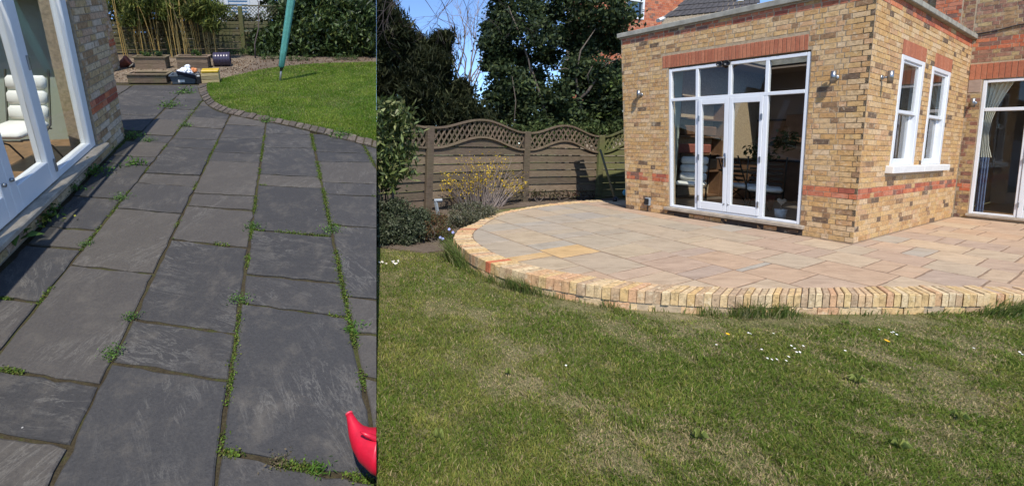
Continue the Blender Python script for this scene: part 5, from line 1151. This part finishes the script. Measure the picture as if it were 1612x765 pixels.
# fence behind the bamboo
fq = loc(385, 86)[1]+.25; LFY = fq
lf = thing('boundary_fence', 'horizontal board fence with green post and trellis top behind the bamboo', 'fence', Lp(-1, LFY))
hb = lheight(loc(385, 86)[0], LFY, 34); px0 = loc(385, 86)[0]*LFY/loc(385, 86)[1]
FFR = Frame(Lp(0, LFY), LX, -LY, LN); posts = [px0-3.66, px0-1.83, px0, px0+1.83, px0+3.66]
for x in posts:
    if seam(FFR(x+.1, 0, 1)) < -.05: G().box(FFR, x-.055, x+.055, -.05, .06, -.05, hb+.36, .01).build('post', M_FENCEG, lf)
for xa, xb in zip([posts[0]-1.83]+posts, posts+[posts[-1]+1.83]):
    n = 9
    for k in range(n):
        za, zb_ = .04+k*(hb-.04)/n, .04+(k+1)*(hb-.04)/n-.012; off = .01 if k % 2 else 0
        gg = G().box(FFR, xa+.056, xb-.056, -.02+off, .0+off, za, zb_, .003)
        if seam(FFR(xb, 0, 1)) > 0:
            if seam(FFR(xa+.06, 0, 1)) > -.1: continue
            gg.clip(-1)
        gg.build('board', M_FENCEL, lf)
    if seam(FFR(xa, 0, 1)) > -.1: continue
    gg = G()
    for sgn in (1, -1):
        for k in range(-4, 26):
            x = xa+.06+k*.085; pts = [(x+s_, hb+.02+(s_ if sgn > 0 else .34-s_)) for s_ in np.linspace(0, .34, 12) if xa+.06 < x+s_ < xb-.06]
            if len(pts) > 2:
                (a, b2), (c, d) = pts[0], pts[-1]; y = .0 if sgn > 0 else -.012
                gg.prism([FFR(a-.009, y, b2), FFR(a+.009, y, b2), FFR(c+.009, y, d), FFR(c-.009, y, d)], [FFR(a-.009, y+.008, b2), FFR(a+.009, y+.008, b2), FFR(c+.009, y+.008, d), FFR(c-.009, y+.008, d)])
    if seam(FFR(xb, 0, 1)) > 0: gg.clip(-1)
    gg.build('trellis', M_FENCEL, lf, kind='stuff')
    gg = G().box(FFR, xa+.056, xb-.056, -.02, .02, hb+.36, hb+.39)
    if seam(FFR(xb, 0, 1)) > 0: gg.clip(-1)
    gg.build('top_rail', M_FENCEL, lf)
# pale house glimpsed over that fence
wf_ = Frame(at_d(378, 20, 17*SC), LX, -LY, LN); wh = thing('pale_house', 'pale rendered house with louvred window glimpsed over the boundary fence', 'house', wf_.o)
wall_core('wall', wf_, -1.0, 1.2, -3, 3, [(-.5, .4, -.2, 1.2)], .2, M_SILLW, wh)
g = G(); g.box(wf_, -.5, -.42, -.1, .03, -.2, 1.2); g.box(wf_, .32, .4, -.1, .03, -.2, 1.2); g.box(wf_, -.42, .32, -.1, .028, -.2, -.12); wf2 = g.build('window', M_WHITE, wh); G().box(wf_, -.42, .32, -.09, -.08, -.12, 1.2).build('pane', M_GLASSD, wf2)
for k in range(9): G().box(wf_, -.42, .32, -.06, -.02, -.08+k*.13, -.02+k*.13).build('louvre', M_SILLW, wf2)
hb_ = thing('backdrop_hedge', 'dark evergreen hedge standing behind the boundary fence', 'hedge', Lp(-2, LFY+1.2))
foliage('foliage', clumps([(Lp(x, LFY+1.2+RNG.uniform(0, .5), h), .65) for x in np.arange(-5.5, 3.2, .55) for h in (.5, 1.2, 1.9) if not (-1.7 < x < -.3 and h > 1.0)], 40, 12, .16, .3), .20, [tuple(v*.6 for v in q) for q in GREEN_D], M_LEAF, hb_, 2.2, clip=-1)
# bamboo
bb = loc(265, 93); t = thing('bamboo_clump', 'tall clump of golden bamboo canes behind the planters', 'bamboo', Lp(*bb))
for k in range(66):
    u = RNG.uniform(190, 346); q = loc(u, RNG.uniform(88, 94)); q = q+np.array([0, RNG.uniform(-.1, .25)]); H_ = RNG.uniform(1.7, 2.8); lean = RNG.normal(size=2)*.10+np.array([-.05, -.02])
    pts = [Lp(q[0]+lean[0]*s*s*2, q[1]+lean[1]*s*s, H_*s) for s in np.linspace(0, 1, 6)]
    G().tube(pts, list(np.linspace(RNG.uniform(.009, .015), .006, 6)), 6, False).build('cane', M_CANE if RNG.random() < .75 else M_CANED, t, True) if False else None
    g = G().tube(pts, list(np.linspace(RNG.uniform(.009, .015), .006, 6)), 6, False); g.build('cane', MATS.setdefault('cane%d' % (k % 3), simple('bamboo_cane_%d' % (k % 3), [(.50, .33, .10), (.40, .28, .10), (.30, .23, .09)][k % 3], .5, var=.25, scale=9, bmp=0)), t, True)
dd = 10.3*SC
bbl = [(at_d(u, v, dd+RNG.uniform(-.7, .1)), r*dd/F) for u, v, r in ((192, 6, 18), (212, 10, 18), (206, 30, 12), (232, 4, 18), (226, 26, 10), (252, 2, 18), (275, 6, 16), (262, 24, 8), (300, 4, 18), (322, 6, 18), (318, 26, 13), (333, 38, 11), (344, 16, 14), (298, 20, 8), (240, -12, 20), (290, -14, 20), (330, -12, 20), (200, -12, 20))]
foliage('foliage', clumps(bbl, 50, 12, .10, .3), .20, [(.16, .19, .04), (.10, .13, .03), (.05, .07, .02), (.24, .25, .06), (.08, .10, .03)], M_LEAF, t, 6., .7, cl=1.6)
foliage('dead_leaves', clumps([(at_d(u, v, dd+.2), 14*dd/F) for u, v in ((240, 52), (300, 50), (270, 60), (215, 60), (330, 70))], 10, 7, .15, .3), .16, [(.12, .085, .04), (.07, .05, .025)], M_LEAF, t, 5, .8)
# big evergreen shrub right of the washing line
b = Lp(*loc(510, 92)); dd = pix(b)[2]+.35
vb = [(at_d(u, v, dd+o), r*dd/F) for u, v, r, o in ((408, 60, 16, .5), (425, 72, 16, .3), (415, 82, 12, .1), (440, 50, 20, .4), (470, 20, 26, .3), (465, 60, 22, .1), (490, 75, 18, 0), (500, 40, 28, 0), (530, 15, 28, .2), (540, 55, 28, 0), (570, 25, 28, .1), (580, 65, 26, .1), (520, 80, 14, .1), (555, 82, 14, .2), (590, 90, 12, .3), (450, 85, 10, .2), (500, -10, 28, .2), (560, -12, 30, .2), (445, 20, 14, .5), (600, 40, 26, .2))]
t = thing('evergreen_shrub', 'broad mass of long-leaved evergreen shrub behind the curved lawn', 'shrub', b)
g = G()
for k in range(9):
    p0 = b+LX*RNG.uniform(-1.2, .9)+LY*.6; c = vb[k*2][0]+LY*.4
    if max(seam(p0), seam(c)) < -.1: g.tube([p0, (p0+c)/2+RNG.normal(size=3)*.1, c], [.03, .02, .01], 5, False)
g.build('stem', M_BARK, t)
foliage('foliage', clumps(vb, 110, 13, .16, .3), .19, [(.045, .075, .02), (.06, .095, .025), (.03, .05, .016), (.08, .115, .03), (.022, .036, .013)], M_GLOSSLEAF, t, 3.0, .4, clip=-1)
foliage('young_foliage', clumps([vb[i] for i in (7, 9, 8, 10, 13)], 22, 8, .13, .9), .18, [(.14, .16, .04), (.11, .14, .035)], M_GLOSSLEAF, t, 3.4, .4, clip=-1)
t = thing('thin_sapling', 'slim dark bare stem in front of the boundary fence', 'sapling', Lp(*loc(402, 93))); g = G().tube([Lp(*loc(402, 93)), at_d(401, 70, 10.4*SC), at_d(407, 45, 10.4*SC), at_d(407, 5, 10.5*SC), at_d(400, -10, 10.5*SC)], [.025, .022, .018, .014, .01], 6); g.build('stem', M_TWIGD, t, True)
for k, (u, v) in enumerate(((380, 86), (395, 88), (470, 96), (430, 94), (545, 95))):
    b = Lp(*loc(u, v)); shrub('border_plant', ['low grassy plant under the boundary fence post', 'low green plant at the foot of the thin sapling', 'low spreading plant under the evergreen shrub, right of the washing line', 'low plant at the left foot of the evergreen shrub', 'small plant in the soil strip under the shrub, near the lawn end'][k], 'plant', b, [(b+LN*.06+LX*dx, .10) for dx in (-.2, 0, .2)], 9, 9, .06, .09, [(.08, .13, .035), (.06, .10, .03), (.11, .14, .05)], stems=2, elong=4, group='low plants along the far border', clip=-1)
# watering can on the slates, cut off by the terrace edge
wc = thing('watering_can', 'bright red plastic watering can with a fat raised spout on the slate', 'watering can', at_d(585, 728, 1.6*SC))
K_ = 1.58*SC/F; ctr = [(549.5, 651, 5.6), (552, 657.5, 6.6), (555.5, 667, 9.2), (560.5, 678, 13.5), (568, 689, 19.5), (579, 699, 26), (594, 707, 31.5), (614, 712, 36), (645, 713, 38), (675, 712, 34), (690, 712, 20)]
pts = [at_d(u, v, (1.6-.012*i)*SC) for i, (u, v, r) in enumerate(ctr)]; g = G().tube(pts, [r*K_ for _, _, r in ctr], 28); g.clip(-1); g.build('body', M_REDPL, wc, True)
a0 = unit(pts[0]-pts[1]); e_a = unit(np.cross(a0, CF)); e_b = np.cross(a0, e_a); r0 = 5.6*K_
G().rings([[pts[0]+a0*h+r*(math.cos(a)*e_a+math.sin(a)*e_b) for a in np.linspace(0, 2*math.pi, 24, endpoint=False)] for r, h in ((r0, -.004), (r0+.002, -.002), (r0+.002, .003), (r0, .004), (r0-.003, .003), (r0-.005, -.001), (.0005, -.0012))], False).build('spout_rim', simple('red_rim', (.66, .06, .09), .35, bmp=0), wc, True)
hp_ = [at_d(u, v, 1.49*SC) for u, v in ((567, 679), (577, 684), (592, 690), (612, 696))]; g = G().tube(hp_, [.004, .011, .014, .014], 10); g.clip(-1); g.build('shoulder', M_REDPL, wc, True)
# ---- weeds and moss in the joints
WEEDS = [((148, 274), .17, 'bushy grey-green weed against the door sill, largest along the wall', 'round'), ((210, 216), .12, 'feathery weed at the brick corner of the left house', 'round'), ((212, 260), .11, 'bright spiky grass-like weed in a joint below the brick corner', 'spiky'), ((117, 299), .10, 'small dark weed by the sill beneath the double door stile', 'round'), ((72, 336), .13, 'ragged weed by the sill left of the small dark one', 'round'), ((57, 351), .17, 'yellow-flecked weed along the wall above the broad-leaved one', 'yellow'), ((25, 380), .12, 'broad-leaved weed with large flat leaves, nearest along the wall', 'broad'), ((190, 313), .07, 'small weed at a joint crossing, middle of the near slabs', 'round'), ((137, 385), .05, 'small pale weed at a crossing below the broad row', 'round'), ((178, 556), .06, 'tall bright green weed in the long joint left of centre', 'round'), ((207, 499), .05, 'bright weed at a joint crossing left of centre', 'round'), ((377, 472), .06, 'bright green weed at the top left corner of the largest slab', 'round'), ((399, 358), .07, 'pale grey-green weed in the middle long joint', 'round'), ((520, 364), .07, 'weed with a reddish leaf in the right-hand joint', 'round'), ((556, 518), .06, 'star-shaped weed in the right-hand joint above the watering can', 'spiky'), ((505, 741), .05, 'tiny bright rosette at the nearest cross joint', 'spiky'), ((291, 147), .16, 'spreading bright weed on the far slabs', 'round'), ((268, 168), .14, 'second bright weed patch nearer than the far one', 'round'), ((293, 199), .09, 'small brownish weed in the middle far slabs', 'round'), ((536, 216), .13, 'dark weed growing against the lawn edging', 'round'), ((420, 192), .10, 'small green weed at the lawn edging where two joints meet', 'round'), ((234, 222), .07, 'low weed just right of the brick corner', 'round'), ((440, 727), .05, 'dry brown moss tuft in the nearest cross joint', 'dry')]
for (u, v), r, lb, kd in WEEDS:
    r *= 1.4
    b = Lpx(u, v); t = thing('joint_weed', lb, 'weed', b, 'weeds growing in the slate joints')
    if kd == 'broad':
        for k, a in enumerate((.1, 1.2, 2.1, 3.0, 4.0, 5.2)):
            d = math.cos(a)*LX+math.sin(a)*LY; s = np.cross(LN, d); L = r*RNG.uniform(.7, 1.1); mid = b+d*L*.5+LN*(.05+.03*k/6); tip = b+d*L+LN*.03
            V = [b, mid+s*L*.2-LN*.004, tip, mid-s*L*.2-LN*.004, mid+LN*.006]; mesh_obj('leaf', V, [(0, 1, 4), (1, 2, 4), (2, 3, 4), (3, 0, 4)], M_LEAF, t, False, [(.13, .21, .05)]*5)
        continue
    n = 170 if kd != 'spiky' else 60; P = b+RNG.normal(size=(n, 1))*r*.36*LX+RNG.normal(size=(n, 1))*r*.25*LY+np.abs(RNG.normal(size=(n, 1)))*r*.24*LN
    cs = {'round': [(.09, .18, .035), (.14, .24, .055), (.08, .13, .045)], 'spiky': [(.08, .17, .025), (.10, .20, .03)], 'yellow': [(.07, .12, .03), (.10, .16, .03), (.30, .30, .05)], 'dry': [(.17, .13, .075), (.12, .13, .045), (.22, .17, .10)]}[kd]
    foliage('leaves', P, r*.2 if kd != 'spiky' else r*.5, cs, M_LEAF, t, 1.9 if kd != 'spiky' else 5, -.4 if kd == 'spiky' else 0)
mp = []
def along(a, b, n, sp, cl=.5):
    a, b = loc(*a), loc(*b); n = int(n*1.6); tt = RNG.random(n*2); dens = vnoise(tt*np.linalg.norm(b-a)*5, tt*0, 1.2, int(a[0]*10) % 50); tt = tt[dens > cl][:n]
    q = a+(b-a)*tt[:, None]+RNG.normal(size=(len(tt), 2))*sp; mp.append(np.array([Lp(x, y, -.006+abs(RNG.normal())*.008) for x, y in q]).reshape(-1, 3))
along((60, 478), (285, 200), 700, .010); along((285, 200), (330, 142), 500, .03, .3); along((171, 572), (350, 207), 700, .010, .55); along((350, 707), (417, 207), 1500, .011, .42); along((585, 667), (490, 211), 2600, .015, .33); along((592, 265), (573, 229), 300, .015, .3)
along((0, 580), (155, 604), 250, .008, .6); along((0, 469), (66, 476), 150, .008); along((350, 709), (593, 757), 500, .013, .5); along((377, 476), (545, 498), 150, .008, .6); along((397, 361), (518, 371), 350, .010, .4); along((525, 354), (593, 358), 350, .013, .3); along((542, 466), (593, 471), 200, .010, .4); along((509, 305), (593, 309), 160, .010, .4); along((271, 376), (388, 388), 160, .009, .5); along((408, 291), (505, 296), 160, .009, .5); along((0, 392), (201, 219), 700, .02, .4)
P = np.concatenate(mp); P = P[seam(P) < -.01]
foliage('joint_moss', P, .014, [(.10, .17, .025), (.14, .21, .03), (.075, .11, .025), (.16, .17, .04)], M_LEAF, None, 1.5, kind='stuff')
# ================================================================== GRASS
def blades(name, base, up, L, W, lean, cols, mat, kind='stuff'):
    n = len(base); th = RNG.random(n)*2*math.pi
    a = unit(np.cross(np.tile(up, (n, 1)), np.array([1., .01, .02]))); b = np.cross(np.tile(up, (n, 1)), a)
    s = a*np.cos(th)[:, None]+b*np.sin(th)[:, None]; ld = lean-(lean@up)[:, None]*up if lean.ndim == 2 else lean
    L = L[:, None]; W = W[:, None]
    m = base+up*L*.55+ld*L*.25; tp = base+up*L*.85+ld*L*.75
    V = np.stack([base-s*W*.5, base+s*W*.5, m+s*W*.42, m-s*W*.42, tp], 1).reshape(-1, 3); i = np.arange(n)[:, None]*5
    Fc = np.concatenate([i+np.array([0, 1, 2]), i+np.array([0, 2, 3]), i+np.array([3, 2, 4])])
    return mesh_obj(name, V, Fc, mat, None, False, np.repeat(cols, 5, 0), kind)
def grass_cols(x, y, n, g0, g1, yel, straw, ps):
    f = fbm(x, y, 1.1, 3); f2 = fbm(x, y, 4.5, 9); r = RNG.random(n)
    k = np.clip((f-.38)*3+(f2-.5)*2.2, 0, 1)[:, None]
    c = np.array(g0)*(1-k)+np.array(g1)*k
    c = np.where((r < .18+.3*k[:, 0])[:, None], np.array(yel)*(.7+.5*f2[:, None]), c)
    dry = np.clip((fbm(x, y, 1.3, 21)-.5)*4+(fbm(x, y, 4.8, 27)-.5)*4, 0, 1)*ps
    c = np.where((RNG.random(n) < .07+.6*dry)[:, None], np.array(straw)*RNG.uniform(.7, 1.2, (n, 1)), c)
    return c*RNG.uniform(.72, 1.28, (n, 1)), dry
NB = 460000
t = RNG.random(NB); y = 1.0*(7.2**t); x = y*RNG.uniform(-.02, 2.0, NB)
ok = (seam(np.stack([x, y, 0*x], 1)) >.001); Q = np.stack([(x-C0[0])*U1[0]+(y-C0[1])*U1[1], -((x-C0[0])*U2[0]+(y-C0[1])*U2[1])], 1)
ok &= ~in_poly(Q[:, 0], Q[:, 1], P_OUT) & ~in_poly(x+.08*(fbm(x, y, 3)-.5), y+.25*(fbm(x, y, 5, 7)-.5), BED)
x, y = x[ok], y[ok]; n = len(x); cols_, dry = grass_cols(x, y, n, (.14, .20, .028), (.19, .235, .04), (.31, .295, .075), (.46, .36, .19), .9)
hh = (.010+.015*fbm(x, y, 2.2, 5)+.018*fbm(x, y, 9, 6))*RNG.uniform(.6, 1.25, n)*(1-.45*dry)
qa = (x-C0[0])*U1[0]+(y-C0[1])*U1[1]; qb = -((x-C0[0])*U2[0]+(y-C0[1])*U2[1]); PA = np.array(PO)[::2]; dm = np.min(np.hypot(qa[:, None]-PA[None, :, 0], qb[:, None]-PA[None, :, 1]), 1)
bare = np.clip((fbm(x, y, 2.2, 51)-.42)*6, 0, 1)*np.clip(1.5-dm/.22, 0, 1)
cols_ = cols_*(1-.85*bare[:, None])+.85*bare[:, None]*np.array((.44, .33, .22))*RNG.uniform(.6, 1.2, (n, 1)); hh = hh*(1-.75*bare)
keep = (RNG.random(n) > .35*dry) & (RNG.random(n) > .55*bare); x, y, hh, cols_ = x[keep], y[keep], hh[keep], cols_[keep]; n = len(x)
an = fbm(x, y, 6, 13)*14; lean = np.stack([np.cos(an), np.sin(an), 0*x], 1)*.35+RNG.normal(size=(n, 3))*np.array([.7, .7, 0])
blades('lawn_grass', np.stack([x, y, 0*x-.004], 1), UP, hh, (.0020+.0009*y)*RNG.uniform(.6, 1.5, len(y)), lean, cols_, M_GRASS)
# long tufts left standing along the patio edging
bs, Ls, cs, ln = [], [], [], []
ev = [p for p in resample(PO, .02)]
for p in ev:
    if not (-2.3 < p[0] < 2.9 and p[1] > .6): continue
    dens = fbm(np.array([p[0]]), np.array([p[1]]), 2.4, 31)[0]; k = int(max(0, (dens-.43))*80)+(RNG.random() < .6)+RNG.integers(0, 12)*(RNG.random() < .12)
    o = unit(p-_c)
    for _ in range(k):
        q = p+o*abs(RNG.normal())*.06+RNG.normal(size=2)*.015+o*.012; X = PAT(q[0], q[1], -PATIO); bs.append(X); Ls.append(RNG.uniform(.03, .09)+max(0, dens-.42)*RNG.uniform(0, .7)); cs.append(np.array([(.15, .21, .045), (.21, .26, .07), (.11, .16, .04), (.36, .33, .15)][RNG.integers(4)])*RNG.uniform(.8, 1.2)); ow = o[0]*U1-o[1]*U2; ln.append(ow*.6+RNG.normal(size=3)*np.array([.4, .4, 0]))
blades('edge_grass', np.array(bs), UP, np.array(Ls), np.full(len(bs), .0065), np.array(ln), np.array(cs), M_GRASS)
# left lawn
NL = 150000; LA = np.array(LLAWN); lo_, hi_ = LA.min(0), LA.max(0); lx = RNG.uniform(lo_[0], min(hi_[0], 2.6), NL); ly = lo_[1]+(hi_[1]-lo_[1])*RNG.random(NL)**1.5
ok = in_poly(lx, ly, LLAWN); lx, ly = lx[ok], ly[ok]; B = LO+lx[:, None]*LX+ly[:, None]*LY+.008*LN; ok = seam(B) < -.004; lx, ly, B = lx[ok], ly[ok], B[ok]; n = len(lx)
cl_, dry = grass_cols(lx, ly, n, (.12, .215, .018), (.19, .29, .03), (.29, .33, .06), (.32, .31, .12), .4)
blades('left_lawn_grass', B, LNU, (.03+.035*fbm(lx, ly, 2.5, 41))*RNG.uniform(.6, 1.2, n), .005+.0008*ly, RNG.normal(size=(n, 3))*.5, cl_, M_GRASS)
# fallen leaves and gravel
gp = []
for _ in range(2600):
    q = np.array([RNG.uniform(-4.2, -.8), RNG.uniform(8.4, 11.)]); 
    if in_poly(np.array([q[0]]), np.array([q[1]]), [np.array(p) for p in [(-4.3, 8.75), (-1.25, 8.35), (-.85, 9.2), (-.6, 11.0), (-5.5, 11.6)]])[0]: gp.append(Lp(q[0], q[1], .014))
foliage('gravel_stones', np.array(gp), .05, [(.30, .23, .16), (.22, .16, .11), (.38, .30, .21), (.25, .15, .09)], M_LEAF, None, 1.2, flat=3., kind='stuff')
gp = np.array([Lp(RNG.uniform(-1.2, 2.6), RNG.uniform(9.2, 10.9), .02) for _ in range(900)]); gp = gp[seam(gp) < -.05]
foliage('leaf_litter', gp, .06, [(.16, .09, .05), (.10, .065, .04), (.22, .13, .07)], M_LEAF, None, 1.8, flat=3., kind='stuff')
# flat weeds growing in the lawn
for k, (u, v, r, lb) in enumerate(((1352, 603, .07, 'grey-green flat weed in the lawn, largest, right of the middle'), (1415, 705, .06, 'broad flat weed low in the lawn near the lower right'), (1100, 690, .05, 'small flat weed in the lawn, bottom centre'), (800, 590, .035, 'little blue-green weed in the left half of the lawn'), (1330, 512, .04, 'small leafy weed just below the brick edging on the right'), (1510, 660, .05, 'flat weed near the right border of the lawn'), (690, 690, .05, 'flat weed near the terrace side of the lawn, low down'))):
    b = at_z(u, v, 0); t = thing('lawn_weed', lb, 'weed', b, 'flat weeds in the lawn'); V = []; Fc = []
    for j in range(9):
        a = j*.7+RNG.uniform(-.2, .2); L = r*RNG.uniform(.6, 1.1); L *= .8; d = np.array([math.cos(a), math.sin(a), 0]); q = np.array([-d[1], d[0], 0]); z0 = len(V)
        V += [b+UP*.012, b+d*L*.55+q*L*.2+UP*(.042+.012*RNG.random()), b+d*L+UP*.022, b+d*L*.55-q*L*.2+UP*(.042+.012*RNG.random())]; Fc += [(z0, z0+2, z0+1), (z0, z0+3, z0+2)]
    mesh_obj('leaves', V, Fc, M_LEAF, t, False, np.array([(.26, .30, .08)]*len(V))*RNG.uniform(.7, 1.3, (len(V), 1)))
# daisies and dandelions
def flower(u, v, name, label, group, r, pet, n=9, h=.03, cat='flower'):
    X = at_z(u, v, h); b = np.array([X[0], X[1], 0]); t = thing(name, label, cat, b, group); tl = unit(np.array([RNG.normal()*.2, -.35+RNG.normal()*.15, 1.])); a_ = unit(np.cross(tl, [0, 1, .1])); c_ = np.cross(tl, a_)
    G().tube([b, X], .0012, 4).build('stalk', M_STALK, t)
    g = G()
    for k in range(n):
        a = k*2*math.pi/n; d = math.cos(a)*a_+math.sin(a)*c_; s = np.cross(tl, d); q = [X+d*r*.15-s*r*.12, X+d*r*.8-s*r*.24+tl*.002, X+d*r+tl*.002, X+d*r*.8+s*r*.24+tl*.002, X+d*r*.15+s*r*.12]; g.prism([p-tl*.001 for p in q], q)
    g.build('petals', pet, t); G().lathe(Frame(X, a_, c_, tl), [(0, 0), (r*.3, 0), (r*.25, r*.15), (0, r*.2)], 8, False).build('centre', M_PETALY, t)
DLAB = {72: 'white daisy just below and left of the left dandelion', 598: 'single white daisy below left of the right dandelion, clear of the cluster', 737: 'white daisy left of the little row above the right dandelion', 787: 'left daisy of the row of three above the right dandelion', 795: 'middle daisy of the row of three above the right dandelion', 808: 'right daisy of the row of three above the right dandelion', 1123: 'lone white daisy far right of the right dandelion', 1310: 'white daisy at the right border of the picture, upper of two', 1320: 'white daisy at the right border of the picture, lower of two'}
M_STALK = simple('stalk_green', (.07, .12, .03), .7, bmp=0)
for q in ((203, 140), (212, 143), (305, 142), (72, 188), (257, 207), (378, 192), (392, 203), (427, 193), (400, 218), (413, 218), (367, 237), (357, 253), (280, 243), (298, 248), (318, 247), (598, 212), (737, 126), (787, 138), (795, 136), (808, 146), (1123, 202), (1310, 218), (1320, 227)):
    flower(1100+q[0]/2.594, 470+q[1]/2.594, 'daisy', DLAB.get(q[0], 'small white daisy in the loose cluster between the two yellow dandelions'), 'white daisies scattered over the lawn', .0072, M_PETALW)
flower(891, 575, 'daisy', 'lone white daisy in the middle of the lawn, away from the others', 'white daisies scattered over the lawn', .0072, M_PETALW)
flower(1145.5, 525.5, 'dandelion', 'yellow dandelion left of the daisies', 'yellow dandelions in the lawn', .014, M_PETALY, 14); flower(1396, 536, 'dandelion', 'larger yellow dandelion right of the daisies', 'yellow dandelions in the lawn', .017, M_PETALY, 14)
for k in range(14):
    u, v = 597+RNG.uniform(0, 30), 413+RNG.normal()*2.2; flower(u, v, 'daisy', 'white blossom in the dense patch where lawn meets the terrace', 'white blossoms at the terrace side', .013, M_PETALW, 6, .035)
